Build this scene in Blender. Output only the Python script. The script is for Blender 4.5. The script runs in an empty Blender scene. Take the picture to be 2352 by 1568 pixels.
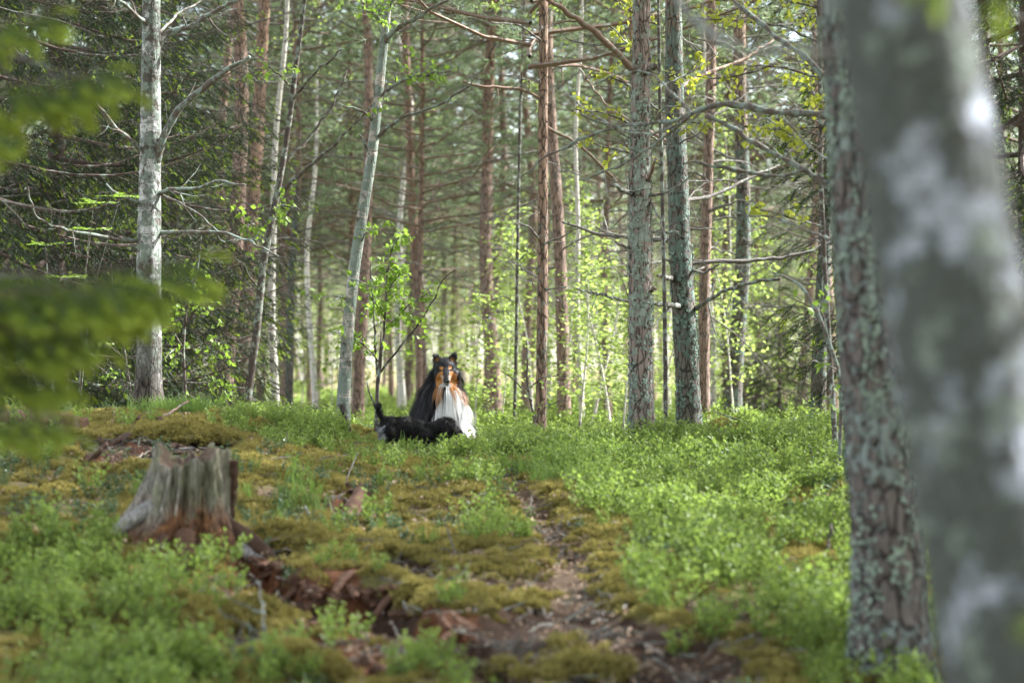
import bpy, math, random
import numpy as np
from mathutils import Vector, Matrix, Quaternion
from mathutils.bvhtree import BVHTree

S = bpy.context.scene
COL = S.collection
R_ = math.radians
# ------------------------------------------------------------------ camera, sky, sun, exposure
CAMZ, FPX = 1.0, 5553.0
cam_d = bpy.data.cameras.new('camera'); cam = bpy.data.objects.new('camera', cam_d); COL.objects.link(cam)
cam.location = (0, 0, CAMZ); cam.rotation_euler = (R_(90), 0, 0)
cam_d.lens = 85; cam_d.sensor_width = 36; cam_d.clip_start = .1; cam_d.clip_end = 3000
cam_d.dof.use_dof = True; cam_d.dof.focus_distance = 19.5; cam_d.dof.aperture_fstop = 2.0
S.camera = cam

SUN_DIR = Vector((0.80, 0.28, 0.74)).normalized()          # towards the sun: from the right, a little ahead
el = math.asin(SUN_DIR.z); az = math.atan2(SUN_DIR.x, SUN_DIR.y)
w = bpy.data.worlds.new('World'); S.world = w; w.use_nodes = True
wn, wl = w.node_tree.nodes, w.node_tree.links; wn.clear()
sky = wn.new('ShaderNodeTexSky'); sky.sky_type = 'NISHITA'; sky.sun_disc = False
sky.sun_elevation = el; sky.sun_rotation = az; sky.air_density = 1.0; sky.dust_density = 1.5; sky.ozone_density = 1.0
tc = wn.new('ShaderNodeTexCoord'); nz = wn.new('ShaderNodeTexNoise'); nz.inputs['Scale'].default_value = 2.2; nz.inputs['Detail'].default_value = 5
rp = wn.new('ShaderNodeValToRGB'); rp.color_ramp.elements[0].position = .36; rp.color_ramp.elements[1].position = .60
mx = wn.new('ShaderNodeMix'); mx.data_type = 'RGBA'
bg = wn.new('ShaderNodeBackground'); out = wn.new('ShaderNodeOutputWorld')
wl.new(tc.outputs['Generated'], nz.inputs['Vector']); wl.new(nz.outputs['Fac'], rp.inputs['Fac'])
cm = wn.new('ShaderNodeMath'); cm.operation = 'MULTIPLY'; cm.inputs[1].default_value = .6
wl.new(rp.outputs['Color'], cm.inputs[0]); wl.new(cm.outputs[0], mx.inputs['Factor'])
wl.new(sky.outputs['Color'], mx.inputs['A']); mx.inputs['B'].default_value = (9.5, 9.3, 9.0, 1)   # bright cloud
wl.new(mx.outputs['Result'], bg.inputs['Color']); bg.inputs['Strength'].default_value = .12
wl.new(bg.outputs['Background'], out.inputs['Surface'])
sd = bpy.data.lights.new('sun', 'SUN'); sun = bpy.data.objects.new('sun', sd); COL.objects.link(sun)
sd.energy = 5.0; sd.angle = R_(1.0); sd.color = (1, .98, .95)
sun.rotation_euler = (-SUN_DIR).to_track_quat('-Z', 'Y').to_euler(); sun.location = (20, 10, 30)
vs = S.view_settings; vs.view_transform = 'Standard'; vs.look = 'None'; vs.gamma = 1; vs.use_curve_mapping = False
vs.exposure = 2.35
S.render.engine = 'CYCLES'; cy = S.cycles
cy.use_denoising = True
try: cy.denoiser = 'OPENIMAGEDENOISE'
except Exception: pass
cy.max_bounces = 7; cy.diffuse_bounces = 4; cy.glossy_bounces = 2; cy.transmission_bounces = 4; cy.volume_bounces = 1
cy.caustics_reflective = False; cy.caustics_refractive = False; cy.sample_clamp_indirect = 6

# ------------------------------------------------------------------ helpers
RNG = np.random.default_rng(7)
def at(px, py, d): return np.array([(px - 1176) / FPX * d, d, CAMZ + (784 - py) / FPX * d])
def D(d): return float(np.interp(d, [0, 6.6, 10.4, 13.5, 17.5, 100], [3.5, 9.0, 12.0, 14.6, 17.5, 100]))
def sstep(a, b, x):
    t = np.clip((x - a) / (b - a), 0, 1); return t * t * (3 - 2 * t)
def _hash(ix, iy, iz):
    h = (ix.astype(np.int64) * 374761393 + iy.astype(np.int64) * 668265263 + iz.astype(np.int64) * 1274126177) & 0xFFFFFFFF
    h = ((h ^ (h >> 13)) * 1103515245) & 0xFFFFFFFF
    return ((h ^ (h >> 16)) & 0xFFFF) / 65535.0
def vnoise(x, y, z=None):
    x = np.asarray(x, float); y = np.asarray(y, float); z = np.zeros_like(x) if z is None else np.asarray(z, float)
    xi, yi, zi = np.floor(x), np.floor(y), np.floor(z)
    fx, fy, fz = x - xi, y - yi, z - zi
    fx = fx*fx*(3-2*fx); fy = fy*fy*(3-2*fy); fz = fz*fz*(3-2*fz)
    r = 0
    for a in (0, 1):
        for b in (0, 1):
            for c in (0, 1):
                r = r + _hash(xi+a, yi+b, zi+c) * (fx if a else 1-fx) * (fy if b else 1-fy) * (fz if c else 1-fz)
    return r
def fbm(x, y, z=None, o=4):
    r, a, s = 0, .5, 0
    for k in range(o):
        r = r + a * vnoise(x * 2**k + 17*k, y * 2**k - 9*k, None if z is None else z * 2**k); s += a; a *= .5
    return r / s
def unit(v):
    v = np.asarray(v, float); return v / (np.linalg.norm(v, axis=-1, keepdims=True) + 1e-9)

class MB:
    def __init__(s): s.V, s.F, s.n, s.C = [], [], 0, []
    def add(s, V, F, mat=0, col=None):
        V = np.asarray(V, float).reshape(-1, 3); F = np.asarray(F, int)
        s.V.append(V); s.F.append((F + s.n, mat)); s.n += len(V)
        s.C.append(np.ones((len(V), 3)) if col is None else np.broadcast_to(np.asarray(col, float), (len(V), 3)))
    def mesh(s, name, mats, smooth=True, col=False):
        me = bpy.data.meshes.new(name)
        V = np.concatenate(s.V); me.vertices.add(len(V)); me.vertices.foreach_set('co', V.astype(np.float32).ravel())
        L = np.concatenate([f.ravel() for f, m in s.F]); T = np.concatenate([np.full(len(f), f.shape[1]) for f, m in s.F])
        M = np.concatenate([np.full(len(f), m) for f, m in s.F])
        me.loops.add(len(L)); me.loops.foreach_set('vertex_index', L.astype(np.int32))
        me.polygons.add(len(T)); st = np.concatenate([[0], np.cumsum(T)[:-1]])
        me.polygons.foreach_set('loop_start', st.astype(np.int32)); me.polygons.foreach_set('loop_total', T.astype(np.int32))
        me.polygons.foreach_set('material_index', M.astype(np.int32))
        me.polygons.foreach_set('use_smooth', np.full(len(T), smooth))
        for m in mats: me.materials.append(m)
        if col:
            a = me.color_attributes.new('col', 'FLOAT_COLOR', 'POINT')
            c = np.concatenate(s.C); a.data.foreach_set('color', np.concatenate([c, np.ones((len(c), 1))], 1).astype(np.float32).ravel())
        me.update(calc_edges=True); return me

def tube_data(P, R, seg=6, cap=True, a0=0.0):
    P = np.asarray(P, float); R = np.asarray(R, float); n = len(P)
    T = unit(np.gradient(P, axis=0))
    u = np.cross(T[0], [0, 1, 0]) if abs(T[0][1]) < .9 else np.cross(T[0], [1, 0, 0])
    U = np.zeros_like(P)
    for i in range(n):
        u = u - T[i] * np.dot(u, T[i]); u = u / (np.linalg.norm(u) + 1e-9); U[i] = u
    W = np.cross(T, U)
    a = np.arange(seg) / seg * 2 * np.pi + a0
    N = U[:, None, :] * np.cos(a)[None, :, None] + W[:, None, :] * np.sin(a)[None, :, None]
    V = P[:, None, :] + N * R[:, None, None]
    i = np.arange(n - 1)[:, None] * seg; j = np.arange(seg)[None, :]; j2 = (j + 1) % seg
    Q = np.stack([i + j, i + j2, i + seg + j2, i + seg + j], -1).reshape(-1, 4)
    return V, N, Q, a
def add_tube(mb, P, R, seg=5, mat=0, cap=True, col=None):
    V, N, Q, a = tube_data(P, R, seg)
    V = V.reshape(-1, 3); mb.add(V, Q, mat, col)
    if cap:
        n0 = mb.n - len(V); o = n0 + len(V) - seg
        mb.V.append(np.array([P[-1]])); mb.C.append(np.ones((1, 3)) if col is None else np.asarray(col, float).reshape(1, 3))
        mb.F.append((np.array([[o + k, o + (k+1) % seg, mb.n] for k in range(seg)]), mat)); mb.n += 1
def lerp_poly(pts, n, smooth=True):
    pts = np.asarray(pts, float); d = np.r_[0, np.cumsum(np.linalg.norm(np.diff(pts[:, :3], axis=0), axis=1))]
    t = np.linspace(0, d[-1], n)
    r = np.stack([np.interp(t, d, pts[:, k]) for k in range(pts.shape[1])], 1)
    if smooth and n > 8:
        for _ in range(max(1, n // (2 * len(pts)))):
            r[1:-1] = (r[:-2] + 2 * r[1:-1] + r[2:]) / 4
    return r
def rand_dirs(n, rng):
    v = rng.normal(size=(n, 3)); return unit(v)
def needles(mb, pos, dr, per, length, width, rng, spread=.8, mat=0, along=.03):
    n = len(pos)
    if n == 0: return
    pos = np.repeat(pos, per, 0); dr = np.repeat(unit(dr), per, 0)
    pos = pos + dr * (rng.random((len(pos), 1)) * along)
    d = unit(dr + rand_dirs(len(pos), rng) * spread)
    s = unit(np.cross(d, rand_dirs(len(pos), rng))) * width / 2
    L = length * (.7 + .6 * rng.random((len(pos), 1)))
    V = np.stack([pos - s, pos + s, pos + d * L], 1).reshape(-1, 3)
    mb.add(V, np.arange(len(V)).reshape(-1, 3), mat)
def leaves(mb, pos, dr, size, rng, mat=0, wide=.38, flat=.5, fold=.12):
    n = len(pos)
    if n == 0: return
    d = unit(dr); up = unit(np.array([0, 0, 1.0]) * flat + rand_dirs(n, rng) * (1 - flat * .6))
    s = unit(np.cross(d, up)); nrm = np.cross(s, d)
    L = size * (.65 + .6 * rng.random((n, 1)))
    m = pos + d * L * .42
    V = np.stack([pos, m + s * L * wide + nrm * L * fold, pos + d * L, m - s * L * wide + nrm * L * fold], 1).reshape(-1, 3)
    o = np.arange(n)[:, None] * 4
    mb.add(V, np.concatenate([o + [0, 1, 2], o + [0, 2, 3]], 0), mat)

def link(o, parent=None):
    COL.objects.link(o)
    if parent is not None: o.parent = parent
    return o
def obj(name, me, parent=None, loc=(0, 0, 0), rot=None, scale=(1, 1, 1), kind=None, label=None):
    o = bpy.data.objects.new(name, me); link(o, parent); o.location = loc; o.scale = scale
    if rot is not None: o.rotation_euler = rot
    if kind: o['kind'] = kind
    if label: o['label'] = label
    return o
def tag(o, label, cat, group=None, kind=None):
    if label: o['label'] = label
    if cat: o['category'] = cat
    if group: o['group'] = group
    if kind: o['kind'] = kind
    return o
def thing(name, label, cat, loc, group=None, quat=None):
    o = bpy.data.objects.new(name, None); COL.objects.link(o); o.location = loc; o.empty_display_size = .2
    if quat is not None: o.rotation_mode = 'QUATERNION'; o.rotation_quaternion = quat
    return tag(o, label, cat, group)

# ------------------------------------------------------------------ materials
class NT:
    def __init__(s, name):
        s.m = bpy.data.materials.new(name); s.m.use_nodes = True; s.t = s.m.node_tree; s.t.nodes.clear()
        s.out = s.n('ShaderNodeOutputMaterial'); s.b = s.n('ShaderNodeBsdfPrincipled')
        s.l(s.b.outputs[0], s.out.inputs['Surface']); s.b.inputs['Roughness'].default_value = .85
        s.b.inputs['Specular IOR Level'].default_value = .25
    def n(s, t, **k):
        nd = s.t.nodes.new(t)
        for a, v in k.items():
            if a.startswith('i_'): nd.inputs[a[2:].replace('_', ' ')].default_value = v
            else: setattr(nd, a, v)
        return nd
    def l(s, a, b): s.t.links.new(a, b)
    def co(s, scale=(1, 1, 1), kind='Object'):
        t = s.n('ShaderNodeTexCoord'); m = s.n('ShaderNodeMapping'); m.inputs['Scale'].default_value = scale
        s.l(t.outputs[kind], m.inputs['Vector']); return m.outputs['Vector']
    def noise(s, vec, scale, detail=4, rough=.55, dist=0):
        q = s.n('ShaderNodeTexNoise'); s.l(vec, q.inputs['Vector']); q.inputs['Scale'].default_value = scale
        q.inputs['Detail'].default_value = detail; q.inputs['Roughness'].default_value = rough; q.inputs['Distortion'].default_value = dist
        return q.outputs['Fac']
    def ramp(s, fac, *stops):
        r = s.n('ShaderNodeValToRGB'); s.l(fac, r.inputs['Fac']); e = r.color_ramp.elements
        while len(e) < len(stops): e.new(.5)
        for q, (p, c) in zip(e, stops):
            q.position = p; q.color = (c, c, c, 1) if isinstance(c, (int, float)) else (*c, 1)
        return r.outputs['Color']
    def mix(s, fac, a, b):
        m = s.n('ShaderNodeMix', data_type='RGBA')
        for k, v in (('Factor', fac), ('A', a), ('B', b)):
            if hasattr(v, 'is_linked'): s.l(v, m.inputs[k])
            else: m.inputs[k].default_value = v if k == 'Factor' else (*v, 1)
        return m.outputs['Result']
    def math(s, op, a, b=0.0):
        m = s.n('ShaderNodeMath', operation=op)
        for k, v in ((0, a), (1, b)):
            if hasattr(v, 'is_linked'): s.l(v, m.inputs[k])
            else: m.inputs[k].default_value = v
        return m.outputs[0]
    def zmask(s, z0, z1, wob=.15):
        t = s.n('ShaderNodeTexCoord'); x = s.n('ShaderNodeSeparateXYZ'); s.l(t.outputs['Object'], x.inputs[0])
        v = s.math('ADD', x.outputs['Z'], s.math('MULTIPLY', s.noise(t.outputs['Object'], 5, 4), wob * 2))
        r = s.n('ShaderNodeMapRange'); s.l(v, r.inputs['Value']); r.inputs['From Min'].default_value = z0 + wob; r.inputs['From Max'].default_value = z1 + wob
        return r.outputs['Result']
    def base(s, c): s.l(c, s.b.inputs['Base Color'])
    def bump(s, h, strength=.5, dist=.02):
        b = s.n('ShaderNodeBump'); s.l(h, b.inputs['Height']); b.inputs['Strength'].default_value = strength; b.inputs['Distance'].default_value = dist
        s.l(b.outputs[0], s.b.inputs['Normal'])

LICH = (.25, .29, .25)
def bark_pine(name, dark=(.035, .026, .022), mid=(.15, .105, .085), light=(.26, .20, .17), lich=.5, lc=LICH, orange=None, sc=(26, 26, 7)):
    t = NT(name); o = t.co(); v = t.co(sc)
    dv = t.n('ShaderNodeVectorMath', operation='ADD'); nn = t.n('ShaderNodeTexNoise'); t.l(v, nn.inputs['Vector']); nn.inputs['Scale'].default_value = .8
    t.l(v, dv.inputs[0]); t.l(nn.outputs['Color'], dv.inputs[1])
    vo = t.n('ShaderNodeTexVoronoi', feature='DISTANCE_TO_EDGE'); t.l(dv.outputs[0], vo.inputs['Vector']); vo.inputs['Scale'].default_value = 1
    crack = t.ramp(vo.outputs['Distance'], (.0, 0), (.13, 1))
    fine = t.noise(t.co((60, 60, 25)), 1.5, 5)
    c = t.mix(fine, mid, light)
    if orange:
        z = t.zmask(orange[0], orange[1], .5)
        c = t.mix(z, c, t.mix(fine, (.20, .125, .09), (.34, .235, .175)))
    c = t.mix(crack, dark, c)
    ln = t.noise(o, 19, 8, .68); l2 = t.noise(o, 2.2, 3)
    lm = t.ramp(t.math('ADD', ln, t.math('MULTIPLY', t.math('SUBTRACT', l2, .5), .55)), (.655 - .17 * lich, 0), (.70 - .17 * lich, 1))
    if orange: lm = t.math('MULTIPLY', lm, t.math('SUBTRACT', 1, t.math('MULTIPLY', z, .8)))
    lcol = t.mix(t.noise(o, 45, 3), tuple(x * .62 for x in lc), tuple(min(1, x * 1.2) for x in lc))
    c = t.mix(lm, c, lcol); t.base(c)
    h = t.math('ADD', crack, t.math('ADD', t.math('MULTIPLY', fine, .5), t.math('MULTIPLY', lm, .8)))
    t.bump(h, .8, .012); return t.m
def bark_birch(name, white=(.60, .60, .58), lich=.45, basez=.9, dirty=.5, scale=1.0, blkc=((.025, .022, .02), (.13, .12, .10))):
    t = NT(name); o = t.co()
    st = t.noise(t.co((6*scale, 6*scale, 42*scale)), 1.0, 5, .6)
    c = t.mix(st, tuple(x * .72 for x in white), white)
    len_ = t.ramp(t.noise(t.co((7*scale, 7*scale, 75*scale)), 1.3, 2, .5), (.60, 0), (.66, 1))
    c = t.mix(len_, c, (.10, .085, .075))
    blk = t.ramp(t.math('ADD', t.noise(t.co((5*scale, 5*scale, 3.6*scale)), 1.0, 10, .72), 0), (.62 - .2 * dirty, 0), (.68 - .2 * dirty, 1))
    c = t.mix(blk, c, t.mix(t.noise(o, 30*scale, 4), *blkc))
    lm = t.ramp(t.noise(o, 9*scale, 8, .7), (.62 - .16 * lich, 0), (.68 - .16 * lich, 1))
    c = t.mix(lm, c, t.mix(t.noise(o, 40*scale, 3), (.10, .125, .10), (.24, .29, .255)))
    z = t.zmask(0.15, basez, .35)
    vo = t.n('ShaderNodeTexVoronoi', feature='DISTANCE_TO_EDGE'); t.l(t.co((26, 26, 9)), vo.inputs['Vector']); vo.inputs['Scale'].default_value = 1
    cr = t.ramp(vo.outputs['Distance'], (0, 0), (.15, 1))
    bs = t.mix(cr, (.008, .006, .005), t.mix(t.noise(o, 26, 5), (.04, .024, .017), (.13, .12, .105)))
    c = t.mix(z, bs, c); t.base(c)
    t.bump(t.math('ADD', t.math('ADD', lm, blk), cr), .6, .01); return t.m
def bark_simple(name, a, b, lich=0., sc=30, lc=LICH):
    t = NT(name); o = t.co(kind='Object'); c = t.mix(t.noise(o, sc, 4), a, b)
    if lich > 0:
        lm = t.ramp(t.noise(o, 17, 6, .7), (.62 - .22 * lich, 0), (.68 - .22 * lich, 1))
        c = t.mix(lm, c, t.mix(t.noise(o, 70, 2), tuple(x * .6 for x in lc), lc))
    t.base(c); t.bump(t.noise(o, sc * 2, 3), .5, .006); return t.m
def leaf_mat(name, a, b, trans, tf=.4, rough=.5, inst=True):
    t = NT(name); g = t.n('ShaderNodeNewGeometry'); oi = t.n('ShaderNodeObjectInfo')
    r = g.outputs['Random Per Island']
    if inst:
        q = t.ramp(t.noise(oi.outputs['Location'], 1.4, 3), (.36, 0), (.64, 1))
        r = t.math('ADD', t.math('MULTIPLY', r, .45), t.math('ADD', t.math('MULTIPLY', oi.outputs['Random'], .25), t.math('MULTIPLY', q, .30)))
    c = t.mix(r, a, b); t.base(c); t.b.inputs['Roughness'].default_value = rough
    tr = t.n('ShaderNodeBsdfTranslucent'); t.l(t.mix(r, tuple(x * .75 for x in trans), trans), tr.inputs['Color'])
    ms = t.n('ShaderNodeMixShader'); ms.inputs[0].default_value = tf
    t.l(t.b.outputs[0], ms.inputs[1]); t.l(tr.outputs[0], ms.inputs[2]); t.l(ms.outputs[0], t.out.inputs['Surface'])
    return t.m

M = {}
M['pine'] = bark_pine('pine bark', mid=(.17, .12, .10), light=(.29, .225, .19), orange=(3.2, 7.5), lich=.25)
M['pine_far'] = bark_pine('pale pine bark', mid=(.20, .135, .11), light=(.34, .25, .20), orange=(3.0, 7.0), lich=.2)
M['pine_red'] = bark_pine('young pine bark', mid=(.19, .125, .095), light=(.30, .215, .17), orange=(1.2, 3.0), lich=.45)
M['pine_lich'] = bark_pine('pine bark with lichen', mid=(.17, .13, .115), light=(.29, .235, .205), lich=.95, orange=(3.3, 6.5))
M['pine_dark'] = bark_pine('grey pine bark', dark=(.02, .018, .016), mid=(.085, .075, .066), light=(.17, .15, .13), lich=.85, lc=(.13, .18, .155), orange=(3.2, 5.0))
M['pine_near'] = bark_pine('furrowed pine bark', dark=(.025, .02, .018), mid=(.095, .08, .074), light=(.19, .165, .155), lich=.9, lc=(.21, .25, .235), sc=(21, 21, 6))
M['birch'] = bark_birch('birch bark', white=(.52, .53, .53), lich=.85, dirty=.80, scale=1.6)
M['birch_lich'] = bark_birch('lichen covered birch bark', white=(.44, .41, .37), lich=1.05, dirty=.5, basez=.2, scale=1.3)
M['birch_dark'] = bark_birch('dark birch bark', white=(.40, .40, .39), lich=.8, dirty=1.0, basez=1.2)
M['birch_near'] = bark_birch('old birch bark', white=(.36, .40, .47), lich=.45, dirty=.98, basez=.3, scale=1.45, blkc=((.022, .026, .024), (.095, .108, .098)))
M['birch_far'] = bark_birch('young birch bark', white=(.62, .60, .55), lich=.1, dirty=.25, basez=.3)
M['spruce'] = bark_simple('spruce bark', (.045, .032, .028), (.13, .095, .08), .35)
M['twig'] = bark_simple('dead twig', (.06, .054, .05), (.165, .15, .138), .35)
M['twig_lich'] = bark_simple('lichen covered twig', (.06, .05, .045), (.15, .125, .105), .62, lc=(.23, .285, .255))
M['twig_dark'] = bark_simple('dark birch twig', (.035, .028, .025), (.10, .08, .07), .5)
M['limb_red'] = bark_simple('reddish pine limb', (.11, .072, .052), (.21, .15, .115), .35)
M['leaf_birch'] = leaf_mat('birch leaf', (.11, .19, .035), (.17, .25, .05), (.30, .48, .06), .45)
M['leaf_pale'] = leaf_mat('young oak leaf', (.19, .23, .035), (.26, .29, .05), (.45, .50, .06), .45)
M['leaf_far'] = leaf_mat('bright birch leaf', (.135, .205, .05), (.215, .285, .085), (.40, .53, .13), .5)
M['leaf_back'] = leaf_mat('birch leaf further back', (.11, .16, .05), (.19, .24, .075), (.30, .40, .09), .45)
M['needle_pine'] = leaf_mat('pine needle', (.10, .15, .085), (.18, .23, .135), (.28, .38, .19), .42)
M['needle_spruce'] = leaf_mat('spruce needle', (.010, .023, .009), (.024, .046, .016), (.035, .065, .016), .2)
M['tip_spruce'] = leaf_mat('fresh spruce shoot', (.15, .23, .03), (.22, .30, .045), (.34, .46, .05), .4)
M['tip_near'] = leaf_mat('soft spruce shoot', (.24, .32, .05), (.33, .41, .075), (.5, .62, .08), .45)
M['needle_near'] = leaf_mat('young spruce needle', (.065, .115, .028), (.115, .18, .042), (.20, .31, .05), .4)
M['blueberry'] = leaf_mat('blueberry leaf', (.045, .085, .018), (.235, .33, .075), (.32, .46, .09), .38)
M['lingon'] = leaf_mat('lingonberry leaf', (.04, .085, .045), (.10, .16, .075), (.12, .2, .07), .25, .3)
M['moss'] = leaf_mat('moss', (.14, .13, .036), (.38, .325, .10), (.32, .28, .08), .3, .8)
M['grass'] = leaf_mat('grass blade', (.09, .16, .04), (.16, .24, .06), (.2, .33, .06), .4)
M['litter'] = leaf_mat('dead leaf', (.13, .075, .04), (.42, .33, .25), (.2, .12, .06), .15, .8)
M['stem'] = bark_simple('plant stem', (.07, .10, .03), (.12, .12, .05))

def ground_mat(name, path=False):
    t = NT(name); o = t.co()
    so = t.n('ShaderNodeAttribute', attribute_name='soil'); rt = t.n('ShaderNodeAttribute', attribute_name='rot'); pa = t.n('ShaderNodeAttribute', attribute_name='trail')
    n1 = t.noise(o, 2.2, 5); n2 = t.noise(o, 9, 6, .65); n3 = t.noise(o, 60, 5, .7)
    moss = t.mix(n2, (.10, .09, .035), (.24, .20, .085))
    green = t.mix(n2, (.10, .10, .03), (.19, .185, .06))
    c = t.mix(t.ramp(n1, (.42, 0), (.62, 1)), moss, green)
    lit = t.mix(n3, (.09, .058, .036), (.34, .25, .17))
    c = t.mix(t.ramp(t.noise(o, 5, 6, .7), (.50, 0), (.60, 1)), c, lit)
    c = t.mix(t.ramp(t.math('ADD', pa.outputs['Fac'], t.math('MULTIPLY', t.math('SUBTRACT', n2, .5), .7)), (.35, 0), (.6, 1)), c, t.mix(n3, (.04, .026, .018), (.19, .13, .088)))
    c = t.mix(t.ramp(t.math('ADD', so.outputs['Fac'], t.math('MULTIPLY', t.math('SUBTRACT', n2, .5), .9)), (.42, 0), (.6, 1)), c, t.mix(n3, (.02, .012, .008), (.095, .055, .035)))
    c = t.mix(t.ramp(t.math('ADD', rt.outputs['Fac'], t.math('MULTIPLY', t.math('SUBTRACT', n2, .5), .9)), (.42, 0), (.6, 1)), c, t.mix(n3, (.06, .022, .010), (.20, .085, .04)))
    t.base(c); t.b.inputs['Roughness'].default_value = .95
    t.bump(t.math('ADD', n3, n2), .9, .02); return t.m

# ------------------------------------------------------------------ terrain
PATH = [(1130, 1050, 17.2), (1200, 1150, 13.4), (1290, 1260, 10.7), (1390, 1390, 8.4), (1560, 1540, 6.9), (1700, 1700, 5.6)]
PATHW = np.array([[at(a, b, D(d))[0], D(d)] for a, b, d in PATH][::-1])
def path_x(y): return np.interp(y, PATHW[:, 1], PATHW[:, 0])
def path_w(y): return np.interp(y, [7.5, 9.3, 11, 14.2, 17], [.34, .22, .13, .10, .055])
def path_mask(x, y):
    d = np.abs(x - path_x(y) - (fbm(x*1.3+3, y*1.3, o=3) - .5) * .3 - (fbm(x*7, y*7, o=2) - .5) * .16)
    return (1 - sstep(path_w(y) * .3, path_w(y) * 1.9, d)) * (1 - sstep(16.4, 17.6, y)) * sstep(5.5, 7, y)
# bare places: (px, py, distance, half width m, half depth m, kind)  kind 0 soil, 1 rotten red wood
BARE = [(300, 1045, 14.1, .60, .62, 0), (430, 1035, 14.6, .35, .4, 0), (560, 1025, 15.4, .3, .4, 0), (60, 1055, 14.0, .6, .6, 1), (815, 1130, 13.6, .14, .55, 1), (800, 1180, 12.4, .16, .4, 0),
        (900, 1290, 10.0, .24, .32, 0), (1030, 1320, 9.5, .2, .25, 0), (740, 1390, 8.5, .17, .8, 1), (700, 1340, 9.2, .16, .55, 1), (850, 1450, 7.8, .14, .35, 1), (760, 1480, 7.5, .12, .3, 0), (1060, 1450, 7.6, .27, .35, 0), (960, 1440, 8.0, .2, .3, 1), (620, 1340, 9.2, .14, .3, 1), (880, 1400, 8.4, .25, .12, 1),
        (1180, 1480, 7.4, .16, .3, 0), (1260, 1390, 8.3, .2, .22, 0), (560, 1420, 8.1, .10, .4, 0), (500, 1290, 9.7, .25, .4, 1), (620, 1280, 9.9, .16, .4, 0), (830, 1540, 7.0, .16, .25, 1),
        (1330, 1420, 8.0, .2, .3, 0), (1450, 1500, 7.2, .3, .4, 0), (1210, 1320, 9.4, .2, .3, 0), (1640, 1400, 8.5, .2, .25, 0), (1880, 1180, 12.5, .25, .35, 0)]
def bare_mask(x, y, k):
    m = np.zeros_like(np.asarray(x, float))
    for px, py, d, rx, ry, kk in BARE:
        if kk != k: continue
        q_ = D(d) / d * 1.05; d = D(d); rx = rx * q_; ry = ry * q_
        cx = at(px, py, d)[0]
        q = np.sqrt(((x - cx) / rx) ** 2 + ((y - d) / ry) ** 2) + (fbm(x*3.1, y*3.1, o=4) - .5) * 1.1
        m = np.maximum(m, 1 - sstep(.6, 1.15, q))
    return m
BANK = np.array([[at(a, b, d)[0], d] for a, b, d in ((540, 1225, 12.1), (640, 1290, 11.6), (720, 1330, 11.2), (850, 1335, 11.05), (960, 1370, 10.6), (1080, 1440, 9.9), (1180, 1510, 9.3), (1310, 1570, 8.7))])
def bank_s(x, y):
    s_ = np.interp(x, BANK[:, 0], BANK[:, 1]) - y + (fbm(x*3.3+40, y*3.3, o=3) - .5) * .7
    return np.where((x > BANK[0, 0]) & (x < BANK[-1, 0]), s_, -9), sstep(0, .15, x - BANK[0, 0]) * (1 - sstep(-.25, 0, x - BANK[-1, 0]))
def bank_soil(x, y):
    s_, e = bank_s(x, y); return sstep(-.02, .06, s_) * (1 - sstep(.4, .95, s_)) * e
def H(x, y):
    x = np.asarray(x, float); y = np.asarray(y, float)
    z = np.interp(y, [-60, 0, 6.7, 9.0, 11.68, 15.0, 17.5, 20, 24, 30, 45, 80, 200, 500], [-2.5, -1.1, -.62, -.282, -.051, .083, .165, .15, -.02, -.14, -.38, -.8, -2.5, -4])
    z = z + .27 * sstep(-.45, -2.4, x) * sstep(10, 15.5, y) * (1 - sstep(19.5, 24, y))
    z = z - .13 * sstep(.6, 1.9, x) * (1 - sstep(10, 14, y)) + .05 * sstep(1.2, 2.6, x) * sstep(12, 15, y) * (1 - sstep(19, 23, y))
    z = z + .18 * np.exp(-((x - 3.0) / 1.5) ** 2 - ((y - 24.5) / 2.0) ** 2)
    pm = path_mask(x, y)
    f = sstep(60, 30, y)
    z = z + f * ((fbm(x*.9, y*.9, o=3) - .5) * .16 + (fbm(x*4.2+5, y*4.2, o=3) - .5) * .075 * (1 - .6 * pm))
    z = z - .05 * pm
    s_, e = bank_s(x, y); z = z + e * (-.15 * sstep(-.01, .10, s_) * (1 - sstep(.25, 1.1, s_)) + .045 * np.exp(-((s_ + .12) / .14) ** 2))
    s = np.maximum(bare_mask(x, y, 0), bare_mask(x, y, 1) * .4)
    z = z - s * .055
    z = z + (fbm(x*15, y*15, o=2) - .5) * .035 * sstep(26, 14, y)
    z = z + (1 - f) * (fbm(x*.12, y*.12, o=3) - .5) * 1.2
    return z
def h1(x, y): return float(H(np.array([x]), np.array([y]))[0])
def ground_pt(px, py, d0=6.5, d1=60):
    d = np.arange(d0, d1, .03); x = (px - 1176) / FPX * d; z = CAMZ + (784 - py) / FPX * d
    k = np.nonzero(z <= H(x, d))[0]; i = k[0] if len(k) else len(d) - 1
    return np.array([x[i], d[i], z[i]])

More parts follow.
